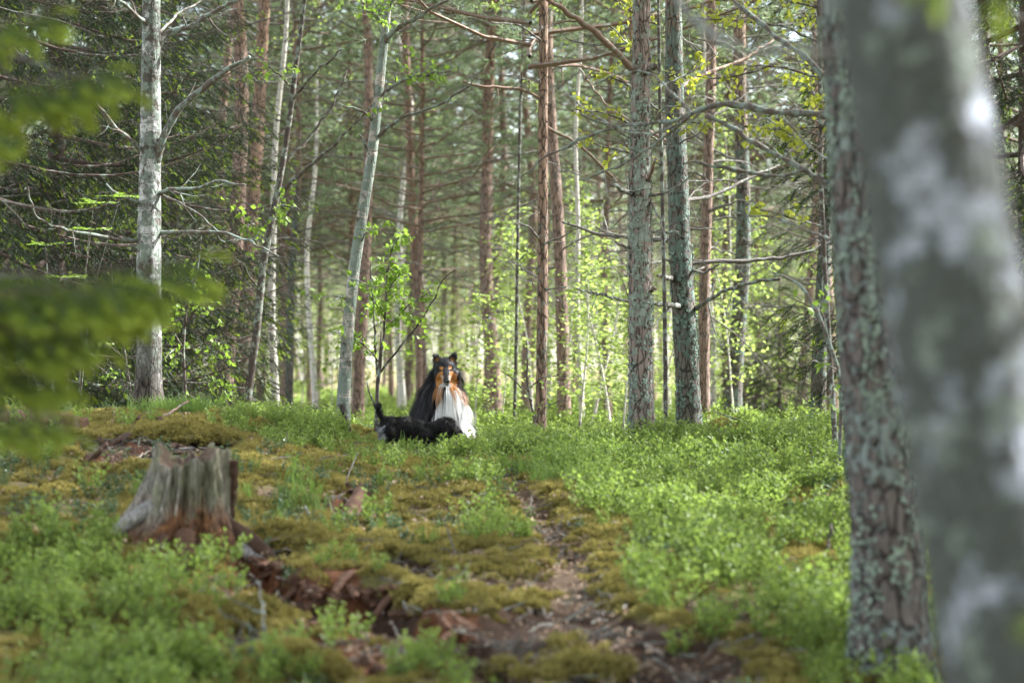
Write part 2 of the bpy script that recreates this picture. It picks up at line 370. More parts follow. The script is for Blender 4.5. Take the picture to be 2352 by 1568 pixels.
def axis(lo, hi, step, far, grow=1.18):
    a = list(np.arange(lo, hi + 1e-6, step)); s = step
    while a[-1] < far: s *= grow; a.append(a[-1] + s)
    s = step; b = []
    v = lo
    while v > -far: s *= grow; v -= s; b.append(v)
    return np.array(b[::-1] + a)
xs = axis(-3.7, 3.7, .042, 300); ys = axis(7.4, 21, .044, 420)
X, Y = np.meshgrid(xs, ys); x, y = X.ravel(), Y.ravel()
Z = H(x, y); nx, ny = len(xs), len(ys)
i = np.arange(ny - 1)[:, None] * nx + np.arange(nx - 1)[None, :]
Q = np.stack([i, i + 1, i + nx + 1, i + nx], -1).reshape(-1, 4)
soil, rotm, pm = np.maximum(bare_mask(x, y, 0), bank_soil(x, y)), bare_mask(x, y, 1), path_mask(x, y)
V = np.stack([x, y, Z], 1)
isp = (pm[Q].mean(1) > .5)
def ground_piece(name, Qs, mat):
    used = np.unique(Qs); mp = np.full(len(V), -1); mp[used] = np.arange(len(used))
    mb = MB(); mb.add(V[used], mp[Qs]); me = mb.mesh(name, [mat])
    for nm, arr in (('soil', soil), ('rot', rotm), ('trail', pm)):
        a = me.attributes.new(nm, 'FLOAT', 'POINT'); a.data.foreach_set('value', arr[used].astype(np.float32))
    return obj(name, me)
gm = ground_mat('forest floor')
tag(ground_piece('ground', Q[~isp], gm), 'mossy forest floor rising gently to a low crest', None, kind='structure')
tag(ground_piece('path', Q[isp], gm), 'narrow trodden brown path over the crest', None, kind='structure')

# ------------------------------------------------------------------ scattered ground cover (stuff)
def scatter(name, variants, pts, smin, smax, label, tilt=.2, zoff=0., cat=None, sz=None, cell=None):
    rng = np.random.default_rng(abs(len(pts) * 7 + 13))
    pts = np.asarray(pts); n = len(pts)
    P = np.stack([pts[:, 0], pts[:, 1], H(pts[:, 0], pts[:, 1]) + zoff], 1)
    me = bpy.data.meshes.new(name); me.vertices.add(n); me.vertices.foreach_set('co', P.astype(np.float32).ravel())
    a = me.attributes.new('rot', 'FLOAT_VECTOR', 'POINT'); r = np.stack([rng.normal(0, tilt, n), rng.normal(0, tilt, n), rng.random(n) * 6.283], 1)
    a.data.foreach_set('vector', r.astype(np.float32).ravel())
    a = me.attributes.new('scl', 'FLOAT', 'POINT'); s = smin + (smax - smin) * rng.random(n)
    if sz is not None: s = s * sz
    a.data.foreach_set('value', s.astype(np.float32))
    a = me.attributes.new('idx', 'INT', 'POINT'); a.data.foreach_set('value', rng.integers(0, len(variants), n).astype(np.int32))
    for m in variants[0].materials: me.materials.append(m)
    o = obj(name, me, kind='stuff'); o['label'] = label
    ng = bpy.data.node_groups.new(name, 'GeometryNodeTree')
    ng.interface.new_socket('Geometry', in_out='INPUT', socket_type='NodeSocketGeometry'); ng.interface.new_socket('Geometry', in_out='OUTPUT', socket_type='NodeSocketGeometry')
    N, L = ng.nodes, ng.links
    gi, go = N.new('NodeGroupInput'), N.new('NodeGroupOutput'); ip = N.new('GeometryNodeInstanceOnPoints'); jn = N.new('GeometryNodeJoinGeometry')
    for v in variants:
        so = bpy.data.objects.new(v.name, v); oi = N.new('GeometryNodeObjectInfo'); oi.inputs['Object'].default_value = so; oi.inputs['As Instance'].default_value = False
        g2 = N.new('GeometryNodeGeometryToInstance'); L.new(oi.outputs['Geometry'], g2.inputs[0]); L.new(g2.outputs[0], jn.inputs[0])
    def attr(nm, t):
        q = N.new('GeometryNodeInputNamedAttribute'); q.data_type = t; q.inputs['Name'].default_value = nm; return q.outputs['Attribute']
    L.new(gi.outputs[0], ip.inputs['Points']); L.new(jn.outputs[0], ip.inputs['Instance']); ip.inputs['Pick Instance'].default_value = True
    L.new(attr('idx', 'INT'), ip.inputs['Instance Index']); L.new(attr('scl', 'FLOAT'), ip.inputs['Scale'])
    er = N.new('FunctionNodeEulerToRotation'); L.new(attr('rot', 'FLOAT_VECTOR'), er.inputs[0]); L.new(er.outputs[0], ip.inputs['Rotation'])
    L.new(ip.outputs[0], go.inputs[0])
    md = o.modifiers.new('scatter', 'NODES'); md.node_group = ng
    return o

def blueberry(seed, h=.2, nst=7, nl=10, size=.031, spread=.5):
    rng = np.random.default_rng(seed); mb = MB(); LP, LD = [], []
    for s in range(nst):
        a = rng.random() * 6.28; tl = rng.random() * spread; d = np.array([math.cos(a) * tl, math.sin(a) * tl, 1]); hh = h * (.6 + .5 * rng.random())
        b = np.array([math.cos(a), math.sin(a), 0]) * .05 * rng.random()
        P = [b + d * hh * k / 4 + rng.normal(0, .008, 3) * (k > 0) for k in range(5)]
        add_tube(mb, P, [.0022, .002, .0017, .0013, .001], 3, 1, False)
        P = np.array(P)
        for k in range(nl):
            t = .3 + .7 * (k + rng.random() * .5) / nl; p = np.array([np.interp(t * 4, range(5), P[:, c]) for c in range(3)])
            aa = k * 2.4 + rng.random(); dd = np.array([math.cos(aa), math.sin(aa), .55 + .5 * rng.random()])
            p = p + unit(dd) * .012 * (1.2 - t); LP.append(p); LD.append(dd)
    leaves(mb, np.array(LP), np.array(LD), size, rng, 0, .36, .55)
    return mb.mesh('blueberry', [M['blueberry'], M['stem']], False)
BB = [blueberry(100 + k, .17 + .02 * k) for k in range(5)]
def lingon(seed):
    rng = np.random.default_rng(seed); mb = MB(); LP, LD = [], []
    for s in range(6):
        b = rng.normal(0, .03, 3) * [1, 1, 0]; d = unit(np.array([rng.normal(0, .25), rng.normal(0, .25), 1])); hh = .05 + .05 * rng.random()
        add_tube(mb, [b, b + d * hh], [.0015, .001], 3, 1, False)
        for k in range(9):
            p = b + d * hh * (.25 + .75 * k / 9); a = k * 2.4; LP.append(p); LD.append([math.cos(a), math.sin(a), .5])
    leaves(mb, np.array(LP), np.array(LD), .016, rng, 0, .42, .7); return mb.mesh('lingonberry', [M['lingon'], M['stem']], False)
LG = [lingon(200 + k) for k in range(3)]
def moss(seed):
    rng = np.random.default_rng(seed); mb = MB(); n = 46
    a = rng.random(n) * 6.28; r = np.sqrt(rng.random(n)) * .036; z = .022 * (1 - (r / .036) ** 2)
    P = np.stack([np.cos(a) * r, np.sin(a) * r, z - .008], 1); D = np.stack([np.cos(a) * r * 22, np.sin(a) * r * 22, np.ones(n)], 1)
    needles(mb, P, D, 3, .022, .008, rng, .9, 0, .006); return mb.mesh('moss', [M['moss']], False)
MS = [moss(300 + k) for k in range(4)]
def litter(seed):
    rng = np.random.default_rng(seed); mb = MB(); n = 7
    P = np.stack([rng.normal(0, .05, n), rng.normal(0, .05, n), rng.random(n) * .012], 1); D = np.stack([rng.normal(0, 1, n), rng.normal(0, 1, n), rng.normal(0, .25, n)], 1)
    leaves(mb, P, D, .03, rng, 0, .34, .6, .2); return mb.mesh('litter', [M['litter']], False)
LT = [litter(400 + k) for k in range(5)]
def needle_litter(seed):
    rng = np.random.default_rng(seed); mb = MB()
    for k in range(4):
        p = np.array([rng.normal(0, .06), rng.normal(0, .06), .008]); d = np.array([rng.normal(), rng.normal(), rng.normal() * .12]); d = unit(d) * (.03 + .07 * rng.random())
        add_tube(mb, [p - d, p + rng.normal(0, .006, 3), p + d], [.003, .0035, .002], 3, 0, False)
    return mb.mesh('twig_litter', [M['twig']], False)
TL = [needle_litter(450 + k) for k in range(4)]
def grass(seed, h=.2, n=26):
    rng = np.random.default_rng(seed); mb = MB()
    for k in range(n):
        a = rng.random() * 6.28; b = np.array([rng.normal(0, .03), rng.normal(0, .03), 0]); l = h * (.5 + .6 * rng.random()); o = np.array([math.cos(a), math.sin(a), 0]) * l * (.15 + .5 * rng.random())
        s = np.array([-math.sin(a), math.cos(a), 0]) * .0028
        p1 = b + o * .3 + [0, 0, l * .6]; p2 = b + o + [0, 0, l * .85]
        mb.add([b - s, b + s, p1 + s, p1 - s, p2], np.array([[0, 1, 2, 3]])); mb.F.append((np.array([[mb.n - 2, mb.n - 3, mb.n - 1]]), 0))
    return mb.mesh('grass', [M['grass']], False)
GR = [grass(500 + k) for k in range(3)]

STUMP = at(425, 1250, 12.0); STUMP[2] = h1(STUMP[0], STUMP[1])
def clear_of(x, y):
    m = np.ones(len(x))
    m *= (np.hypot(x - STUMP[0], y - STUMP[1] + .1) > .36)
    return m
def sample(n, x0, x1, y0, y1, dens, seed):
    rng = np.random.default_rng(seed); x = x0 + (x1 - x0) * rng.random(n); y = y0 + (y1 - y0) * rng.random(n)
    k = rng.random(n) < dens(x, y); return np.stack([x[k], y[k]], 1)
def inview(x, y, m=.8): return (np.abs(x) < .218 * y + m)
def d_blue(x, y):
    pm = path_mask(x, y); px = path_x(y)
    n = fbm(x*1.6+2, y*1.6, o=3)
    right = sstep(.12, .5, x - px - path_w(y)) * sstep(6.5, 8, y) * (1 - sstep(18.5, 21, y)) * sstep(.36, .52, n + .08)
    right = np.where((y < 10.4) & (x < .95), right * .25, right)
    crest = sstep(15.8, 17.3, y) * (1 - sstep(21.5, 24, y)) * sstep(-2.3, -1.4, x) * .9 * sstep(.28, .5, n + .06)
    left = sstep(-.135, -.158, x / y) * (1 - sstep(11.2, 12.0, y)) * sstep(.22, .42, n + .08)
    cl = np.array([[at(a, b, D(d))[0], D(d), r] for a, b, d, r in ((960, 1520, 6.9, .13), (1040, 1545, 6.7, .1), (330, 1330, 9.4, .16), (250, 1320, 9.6, .2), (610, 1560, 6.7, .16), (450, 1550, 6.8, .2), (500, 1300, 9.6, .07), (700, 1570, 6.6, .16),
                   (1110, 1120, 13.5, .15), (1170, 1180, 12.3, .12), (1130, 1240, 11, .2), (1350, 1170, 12.6, .2), (860, 1190, 12.2, .08), (1550, 1420, 8, .2), (1500, 1340, 9, .2))])
    c = np.zeros_like(x)
    for a, b, r in cl: c = np.maximum(c, 1 - sstep(r * .6, r * 1.3, np.hypot(x - a, (y - b) * .6)))
    sparse = .065 * sstep(.40, .6, n) * (y < 17)
    n2 = sstep(.24, .46, fbm(x*3.6+7, y*3.6, o=2))
    d = np.maximum.reduce([right * (.12 + .88 * n2), crest, left * (.15 + .85 * n2), c * .8, sparse]) * (1 - pm * .97) * (1 - .8 * bare_mask(x, y, 0)) * (1 - .85 * bank_soil(x, y))
    return d * clear_of(x, y) * inview(x, y)
p = sample(21000, -5.5, 5.5, 6.5, 24, d_blue, 1)
sz = .5 + .75 * fbm(p[:, 0]*2.2, p[:, 1]*2.2, o=3); sz = sz * np.where((np.abs(p[:, 0] + .72) < .55) & (p[:, 1] > 16.6), .62, 1) * np.where(p[:, 1] > 18.6, .6 + .3 * sstep(.6, 2, p[:, 0]), 1) 
scatter('blueberry_shrubs', BB, p, .75, 1.15, 'bright green blueberry shrubs carpeting the forest floor', .18, -.01, sz=sz)
def d_back(x, y): return inview(x, y, 3) * sstep(.32, .5, fbm(x*.6, y*.6, o=3)) * .9
p = sample(34000, -24, 24, 23, 100, d_back, 2)
scatter('woodland_undergrowth', BB, p, .7, 1.6, 'pale green low undergrowth between the far trunks', .25, -.02)
def d_moss(x, y): return (1 - path_mask(x, y)) * (1 - bare_mask(x, y, 0)) * (1 - bank_soil(x, y)) * (1 - .7 * bare_mask(x, y, 1)) * inview(x, y, .4) * (.25 + .75 * sstep(.38, .56, fbm(x*2.2+9, y*2.2, o=3)))
p = sample(60000, -4.6, 4.6, 7.3, 20, d_moss, 3)
scatter('moss_carpet', MS, p, .6, 1.5, 'golden olive moss covering the slope', .3, 0)
def d_ling(x, y): return (1 - path_mask(x, y)) * inview(x, y) * (sstep(.5, .62, fbm(x*1.3+30, y*1.3, o=3)) * .5 + .8 * sstep(-.6, -1.2, x) * sstep(11.6, 12.2, y) * (1 - sstep(14.6, 16, y)) * .6 + .7 * sstep(1.3, 2.4, x) * sstep(19, 20, y))
p = sample(9000, -6, 7, 6, 27, d_ling, 4)
scatter('lingonberry_plants', LG, p, .8, 1.5, 'small dark bluish green lingonberry plants in the moss', .2, 0)
def d_lit(x, y): return inview(x, y, .3) * (.25 + .75 * path_mask(x, y) + .3 * bare_mask(x, y, 0))
p = sample(13000, -4.5, 4.5, 7.4, 20, d_lit, 5)
scatter('leaf_litter', LT, p, .5, 1.25, 'scattered brown and pale dead leaves', .2, .012)
p = sample(5000, -4.5, 4.5, 7.4, 19, lambda x, y: inview(x, y, .3) * (.2 + .8 * np.maximum(path_mask(x, y), np.maximum(bare_mask(x, y, 0), bank_soil(x, y)))), 6)
scatter('twig_litter', TL, p, .6, 1.5, 'fine dead twigs and needles lying on the soil', .15, .006)
gp = []
rng = np.random.default_rng(8)
for px, py, d, r, n in ((405, 975, 18.0, .12, 26), (440, 980, 18.0, .1, 12), (1290, 1090, 15.6, .3, 60), (1340, 1100, 15.2, .25, 40), (1210, 1060, 17.2, .3, 20), (1030, 1035, 18.4, .3, 12), (640, 1190, 11.9, .4, 12), (590, 1150, 12.6, .4, 10)):
    d = D(d); c = at(px, py, d); gp += [(c[0] + rng.normal(0, r), d + rng.normal(0, r * 1.3)) for _ in range(n)]
scatter('grass_tufts', GR, np.array(gp), .5, 1.1, 'thin green grass blades on the crest', .12, 0)

# ------------------------------------------------------------------ tree building
def dead_branch(mb, p0, dr, L, r0, rng, twigs=8, mat=0, sag=.12, seg=4, wig=.05):
    n = 7; dr = unit(dr); t = np.linspace(0, 1, n)
    k = rand_dirs(1, rng)[0] * L * wig
    P = p0 + dr * (L * t[:, None]) + k * np.sin(t * 3.1)[:, None] + np.array([0, 0, -1]) * (sag * L * t[:, None] ** 2) + rng.normal(0, L * .012, (n, 3)) * (t[:, None] > 0)
    add_tube(mb, P, r0 * (1 - .82 * t), seg, mat, False)
    for q in range(twigs):
        u = .22 + .78 * rng.random(); b = np.array([np.interp(u, t, P[:, c]) for c in range(3)])
        d = unit(dr * .8 + rand_dirs(1, rng)[0] * .95 + [0, 0, -.1]); l = L * (.14 + .3 * rng.random()) * (1.15 - .6 * u)
        m = b + d * l * .5 + rng.normal(0, l * .06, 3); e = b + d * l + rng.normal(0, l * .14, 3)
        add_tube(mb, [b, m, e], [r0 * .42 * (1.1 - .6 * u), r0 * .3 * (1.1 - .6 * u), r0 * .1], 3, mat, False)
        if rng.random() < .6:
            e2 = m + unit(d + rand_dirs(1, rng)[0] * .8) * l * .5; add_tube(mb, [m, e2], [r0 * .2, r0 * .07], 3, mat, False)
    return P
def trunk_tube(mb, P, R, seg, rough=.06, kind='pine', mat=0, furrow=0.):
    V, N, Q, a = tube_data(P, R, seg)
    zz = P[:, 2][:, None]; ca, sa = np.cos(a)[None, :], np.sin(a)[None, :]; RR = np.asarray(R)[:, None]
    nA = fbm(ca * 1.3 + 5 + 0*zz, sa * 1.3 + 0*zz, zz * 3.2 + 0*ca, 3) - .5
    disp = RR * rough * 2 * nA
    if furrow:
        fx, fy, fz = ca * RR * 24 + 0*zz, sa * RR * 24 + 0*zz, zz * 6.5 + 0*ca
        rid = np.abs(fbm(fx, fy, fz, 3) - .5) * 2
        disp = disp - furrow * (1 - sstep(0, .22, rid)) + furrow * .5 * (vnoise(fx * 3, fy * 3, fz * 4) - .5)
    V = V + N * disp[:, :, None]
    mb.add(V.reshape(-1, 3), Q, mat)
def needle_branch(mb, p0, dr, L, r0, rng, mat_t, mat_n, nsub=9, per=8, nl=.085, nw=.007, tufts=5, lift=.15):
    n = 5; dr = unit(dr); t = np.linspace(0, 1, n)
    P = p0 + dr * (L * t[:, None]) + np.array([0, 0, 1]) * (lift * L * t[:, None] ** 2) + rng.normal(0, L * .02, (n, 3)) * (t[:, None] > 0)
    add_tube(mb, P, r0 * (1 - .8 * t), 4, mat_t, False)
    pp, dd = [], []
    side = unit(np.cross(dr, [0, 0, 1]))
    for q in range(nsub):
        u = .3 + .7 * (q + rng.random()) / nsub; b = np.array([np.interp(u, t, P[:, c]) for c in range(3)])
        d = unit(dr * .7 + side * rng.choice([-1, 1]) * (.4 + .7 * rng.random()) + [0, 0, rng.normal(.1, .3)]); l = L * (.22 + .22 * rng.random()) * (1.2 - .6 * u)
        add_tube(mb, [b, b + d * l], [r0 * .3, r0 * .12], 3, mat_t, False)
        for k in range(tufts):
            v = .35 + .65 * (k + 1) / tufts; pp.append(b + d * l * v + rng.normal(0, .025, 3)); dd.append(d + rng.normal(0, .35, 3) + [0, 0, .25])
    needles(mb, np.array(pp), np.array(dd), per, nl, nw, rng, .85, mat_n, .04)

def proto_pine(seed, H_=15., crown=7.5, r=.13, red=3.2, dead0=1.3, ndead=46, far=False):
    rng = np.random.default_rng(seed); z = np.linspace(-.15, H_, 46)
    P = np.stack([(fbm(z*.22 + seed, 0*z, o=2) - .5) * .5, (fbm(z*.22 + seed, 0*z + 9, o=2) - .5) * .5, z], 1); P[:, :2] -= P[1, :2]
    R = r * (1 - .86 * np.clip(z / H_, 0, 1)) * (1 + .35 * np.exp(-np.clip(z, 0, 9) / .18))
    tb = MB(); trunk_tube(tb, P, R, 12, .05); trunk = tb.mesh('pine trunk', [M['pine']])
    ax = lambda q: np.array([np.interp(q, z, P[:, 0]), np.interp(q, z, P[:, 1]), q])
    db = MB()
    for k in range(ndead):
        q = dead0 + (crown + .8 - dead0) * (k / ndead) ** .85; a = k * 2.4 + rng.random()
        d = [math.cos(a), math.sin(a), rng.normal(.12, .22)]
        dead_branch(db, ax(q), d, .45 + 1.7 * rng.random() ** .8 * (.6 + .4 * q / crown), .012 + .006 * rng.random(), rng, 8 if not far else 4, 0, .1)
    dead = db.mesh('pine twigs', [M['twig']])
    cb = MB(); nb = int((H_ - crown) / .42) * 4
    for k in range(nb):
        u = k / nb; q = crown + (H_ - crown) * u; a = k * 2.4 + rng.random() * .6; L = (2.5 * (1 - u) ** .7 + .35) * (.7 + .5 * rng.random())
        needle_branch(cb, ax(q), [math.cos(a), math.sin(a), .1 + .5 * u], L, .022 * (1.2 - u), rng, 0, 1, 10 if not far else 8, 9 if not far else 6, .11, .013 if not far else .022, 6 if not far else 5)
    return dict(trunk=trunk, dead=dead, crown=cb.mesh('pine crown', [M['limb_red'], M['needle_pine']], False), H=H_, r=r)
def proto_birch(seed, H_=9., r=.055, crown=1.6, nb=34, size=.05, nl=26, barkm='birch_far', lm='leaf_far', spread=1.5):
    rng = np.random.default_rng(seed); z = np.linspace(-.1, H_, 34)
    P = np.stack([(fbm(z*.3 + seed, 0*z, o=2) - .5) * .38, (fbm(z*.3 + seed, 0*z + 9, o=2) - .5) * .38, z], 1); P[:, :2] -= P[1, :2]
    R = r * (1 - .9 * np.clip(z / H_, 0, 1)) * (1 + .3 * np.exp(-np.clip(z, 0, 9) / .15))
    tb = MB(); trunk_tube(tb, P, R, 9, .04); trunk = tb.mesh('birch trunk', [M[barkm]])
    bb, fb = MB(), MB(); LP, LD = [], []
    for k in range(nb):
        u = (k + rng.random()) / nb; q = crown + (H_ - crown) * u; a = k * 2.4 + rng.random(); L = spread * (1 - u * .75) * (.45 + .7 * rng.random())
        p0 = np.array([np.interp(q, z, P[:, 0]), np.interp(q, z, P[:, 1]), q]); d = np.array([math.cos(a), math.sin(a), .55])
        BP = dead_branch(bb, p0, d, L, .004 + r * .1, rng, 5, 0, .22, 3)
        for j in range(nl):
            v = .2 + .8 * rng.random(); b = np.array([np.interp(v, np.linspace(0, 1, len(BP)), BP[:, c]) for c in range(3)])
            LP.append(b + rng.normal(0, .10 * L + .03, 3)); LD.append(unit(d) * .5 + rng.normal(0, .6, 3) + [0, 0, -.35])
    leaves(fb, np.array(LP), np.array(LD), size, rng, 0, .42, .35)
    return dict(trunk=trunk, dead=bb.mesh('birch twigs', [M['twig_dark']]), crown=fb.mesh('birch leaves', [M[lm]], False), H=H_, r=r)
def spruce_branch_mesh(seed, L=1.7, near=False, hang=.45, tipf=.30, dens=1.0, dm='needle_spruce', tm='tip_spruce'):
    rng = np.random.default_rng(seed); mb = MB(); n = 8; t = np.linspace(0, 1, n)
    P = np.stack([L * t, L * .03 * np.sin(t * 5 + seed), -.10 * L * np.sin(t * 2.6) - .05 * L * t + .10 * L * t ** 3], 1)
    add_tube(mb, P, .012 * L * (1 - .85 * t), 5, 0, False)
    pp, dd, tp, td = [], [], [], []
    ns = int(15 * dens)
    for s in (-1, 1):
        for k in range(ns):
            u = .10 + .88 * (k + rng.random() * .7) / ns; b = np.array([np.interp(u, t, P[:, c]) for c in range(3)])
            l = L * (.10 + .26 * (1 - u) + .06 * rng.random()); d = unit([.75, s * (.55 + .35 * rng.random()), -hang * (.5 + rng.random())])
            m = b + d * l * .5; e = m + unit(d + [0, 0, -hang * .9]) * l * .5
            add_tube(mb, [b, m, e], [.003, .0022, .0012], 3, 0, False)
            nn = max(4, int(l / .035))
            for j in range(nn):
                v = (j + .6) / nn; p = b + (m - b) * v * 2 if v < .5 else m + (e - m) * (v * 2 - 1)
                pp.append(p); dd.append(d)
                if rng.random() < .42:
                    w_ = unit(d * .6 + [0, s * rng.normal(0, .6), -hang * 1.3 * rng.random()]); l2 = .05 + .09 * rng.random() * (1 - u * .5)
                    for q in range(3): pp.append(p + w_ * l2 * (q + 1) / 3); dd.append(w_)
                    if rng.random() < tipf: tp.append(p + w_ * l2); td.append(w_ + [0, 0, -.3])
            if rng.random() < tipf * 2.2: tp.append(e); td.append(d + [0, 0, -.4])
    pp.append(P[-1]); dd.append([1, 0, 0]); tp.append(P[-1]); td.append([1, 0, -.1])
    needles(mb, np.array(pp), np.array(dd), 9, .026, .0045 if not near else .0075, rng, .75, 1, .03)
    needles(mb, np.array(tp), np.array(td), 18 if not near else 30, .03 if not near else .042, .007 if not near else .015, rng, .45, 2, .045)
    return mb.mesh('spruce branch', [M['spruce'], M[dm], M[tm]], False)

PINES = [proto_pine(11, 15, 7.2, .13), proto_pine(12, 14, 6.0, .12, ndead=40), proto_pine(13, 16, 8.5, .14, ndead=54), proto_pine(14, 12, 3.6, .11, ndead=34)]
FARPINES = [proto_pine(15, 14, 5.0, .12, ndead=26, far=True), proto_pine(16, 13, 3.6, .11, ndead=16, far=True)]
BIRCHES = [proto_birch(21, 9, .05, 1.6, 40, .052, 20, 'birch_far', 'leaf_back'), proto_birch(22, 7, .04, 1.0, 36, .05, 20, 'birch_far', 'leaf_back'), proto_birch(23, 11, .06, 2.5, 46, .052, 20, 'birch_far', 'leaf_back')]
EDGEB = [proto_birch(24, 9, .06, .7, 46, .085, 34, 'birch_far', 'leaf_far', 1.9), proto_birch(25, 7, .05, .4, 40, .085, 34, 'birch_far', 'leaf_far', 1.8)]
HIGHB = [proto_birch(27, 12, .05, 5.6, 30, .05, 30), proto_birch(28, 10, .05, 5.0, 26, .05, 30)]
SAPS = [proto_birch(31, 3.0, .016, .5, 26, .062, 18, 'birch_far', 'leaf_far', .7), proto_birch(32, 2.2, .012, .35, 22, .058, 15, 'birch_far', 'leaf_far', .55), proto_birch(33, 4.2, .022, .9, 30, .065, 20, 'birch_far', 'leaf_far', .9)]
SPB = [spruce_branch_mesh(41 + k, 1.7, tipf=.10 + .06 * k) for k in range(4)]

def quat_to(v, rz=0.):
    return Vector((0, 0, 1)).rotation_difference(Vector(v)) @ Quaternion((0, 0, 1), rz)
def place_proto(name, label, cat, group, base, pr, rr=1., hh=1., tilt=(0, 0, 1), rz=0., mats=None, crown=True, crown_name='crown', dead_name='dead_branches', crown_s=None):
    t = thing(name, label, cat, base, group, quat_to(tilt, rz))
    tr = obj('trunk', pr['trunk'], t, scale=(rr, rr, hh))
    if mats:
        tr.material_slots[0].link = 'OBJECT'; tr.material_slots[0].material = M[mats]
    s = rr ** .5
    obj(dead_name, pr['dead'], t, scale=(s, s, hh), kind='stuff')
    if crown:
        s2 = crown_s or s; obj(crown_name, pr['crown'], t, scale=(s2, s2, hh), kind='stuff')
    return t

# hero trunks: pixel centre line and widths (bottom first) at a distance, continued upwards to a full tree
def hero_tree(name, label, ctrl, d, barkm, Htot=13., seg=28, step=.05, rough=.05, furrow=0., flare=.35, group=None, lean=.3, crown=None, crown_at=None, cat='tree', dd=0.):
    c = np.array(ctrl, float); b = at(c[0, 0], c[0, 1], d); b[2] = h1(b[0], b[1])
    W = np.array([list(at(px, py, d + dd * k / max(1, len(c) - 1))) + [w_ / FPX * d / 2] for k, (px, py, w_) in enumerate(c)])
    W[0, 2] = b[2] - .12
    top = W[-1].copy(); dr = unit(W[-1, :3] - W[-3 if len(W) > 2 else 0, :3])
    extra = []
    q = top.copy(); rem = max(.05, Htot - (q[2] - b[2]))
    for k in range(1, 7):
        dr = unit(dr * .8 + np.array([0, 0, 1]) * .2 * (1 - lean)); q = q.copy(); q[:3] = q[:3] + dr * rem / 6; q[3] = top[3] * (1 - .8 * k / 6); extra.append(q)
    A = np.vstack([W, extra]); A[:, :3] -= b
    n = int(min(5.0, Htot) / step) + 1
    low = A[:len(W) + 1]; full = lerp_poly(low, n); up = lerp_poly(A[len(W):], 14, False)
    P = np.vstack([full[:, :3], up[1:, :3]]); R = np.r_[full[:, 3], up[1:, 3]]
    R = R * (1 + flare * np.exp(-np.clip(P[:, 2], 0, 9) / .14))
    t = thing(name, label, cat, tuple(b), group)
    mb = MB(); trunk_tube(mb, P, R, seg, rough, mat=0, furrow=furrow); obj('trunk', mb.mesh('trunk', [M[barkm]]), t)
    if crown is not None:
        z0 = crown_at or Htot * .5
        s = max(1., Htot / crown['H']); px_ = np.array([np.interp(z0, P[:, 2], P[:, k]) for k in range(2)])
        obj('crown', crown['crown'], t, loc=(px_[0], px_[1], 0), scale=(s, s, s), rot=(0, 0, RNG.random() * 6), kind='stuff')
    return t, b, P, R
def on_trunk(P, z): return np.array([np.interp(z, P[:, 2], P[:, k]) for k in range(3)])
def px_branch(t, b, pts, d, d1=None, twigs=6, mat='twig_lich', lumpy=.3, seed=1, name='branch', twl=.35, leafy=None, seg=6, label=None, hang=0., wsc=1.):
    """a limb through pixel points (px, py, width px) whose distance runs from d to d1"""
    rng = np.random.default_rng(seed); n = len(pts); d1 = d if d1 is None else d1
    A = np.array([list(at(p[0], p[1], d + (d1 - d) * k / max(1, n - 1)) - b) + [p[2] * wsc / FPX * d / 2] for k, p in enumerate(pts)])
    m = max(12, int(np.linalg.norm(np.diff(A[:, :3], axis=0), axis=1).sum() / .035)); Q = lerp_poly(A, m)
    Q[:, :3] += (np.stack([vnoise(np.arange(m) * .45 + 50 * k + seed, np.zeros(m)) for k in range(3)], 1) - .5) * np.linspace(.004, .03, m)[:, None]
    R = Q[:, 3] * (1 + lumpy * (rng.random(m) - .35)); mb = MB(); add_tube(mb, Q[:, :3], R, seg)
    L = np.linalg.norm(np.diff(Q[:, :3], axis=0), axis=1).sum(); ends = []
    for k in range(twigs):
        u = .15 + .82 * rng.random(); j = int(u * (m - 1)); p0 = Q[j, :3]; dr = unit(Q[min(m-1, j+2), :3] - Q[max(0, j-2), :3])
        dr2 = unit(dr * .8 + rand_dirs(1, rng)[0] * .9 + [0, 0, -hang]); l = twl * (.3 + .8 * rng.random()) * (1.15 - .5 * u)
        TP = dead_branch(mb, p0, dr2, l, max(.0022, R[j] * .4), rng, 3, 0, .1 + hang, 4, .12)
        ends.append(TP)
    ends.append(Q[:, :3])
    o = obj(name, mb.mesh(name, [M[mat]]), t, label=label)
    if leafy:
        nl, size, lm = leafy; LP, LD = [], []
        for TP in ends:
            for k in range(nl):
                v = rng.random() ** .7; p = np.array([np.interp(v, np.linspace(0, 1, len(TP)), TP[:, c]) for c in range(3)])
                LP.append(p + rng.normal(0, .02, 3)); LD.append(unit(TP[-1] - TP[0]) * .5 + rng.normal(0, .5, 3) + [0, 0, -.35])
        lb = MB(); leaves(lb, np.array(LP), np.array(LD), size, rng, 0, .42, .35); obj('leaves', lb.mesh('leaves', [M[lm]], False), o, kind='stuff')
    return o
def dead_whorls(t, P, R, zs, rng, mat='twig', per=3, L=(.5, 1.6), r=.009, twigs=8, sag=.1, up=.1):
    for z in zs:
        a0 = rng.random() * 6.28
        for k in range(rng.integers(1, per + 1)):
            a = a0 + k * 6.28 / per + rng.normal(0, .3); mb = MB(); p0 = on_trunk(P, z + rng.normal(0, .03)); l = L[0] + (L[1] - L[0]) * rng.random() ** 1.3
            dead_branch(mb, p0, [math.cos(a), math.sin(a), rng.normal(up, .2)], l, r * (.7 + .6 * rng.random()), rng, int(twigs * (.5 + l / L[1])), 0, sag, 5)
            obj('branch', mb.mesh('branch', [M[mat]]), t)
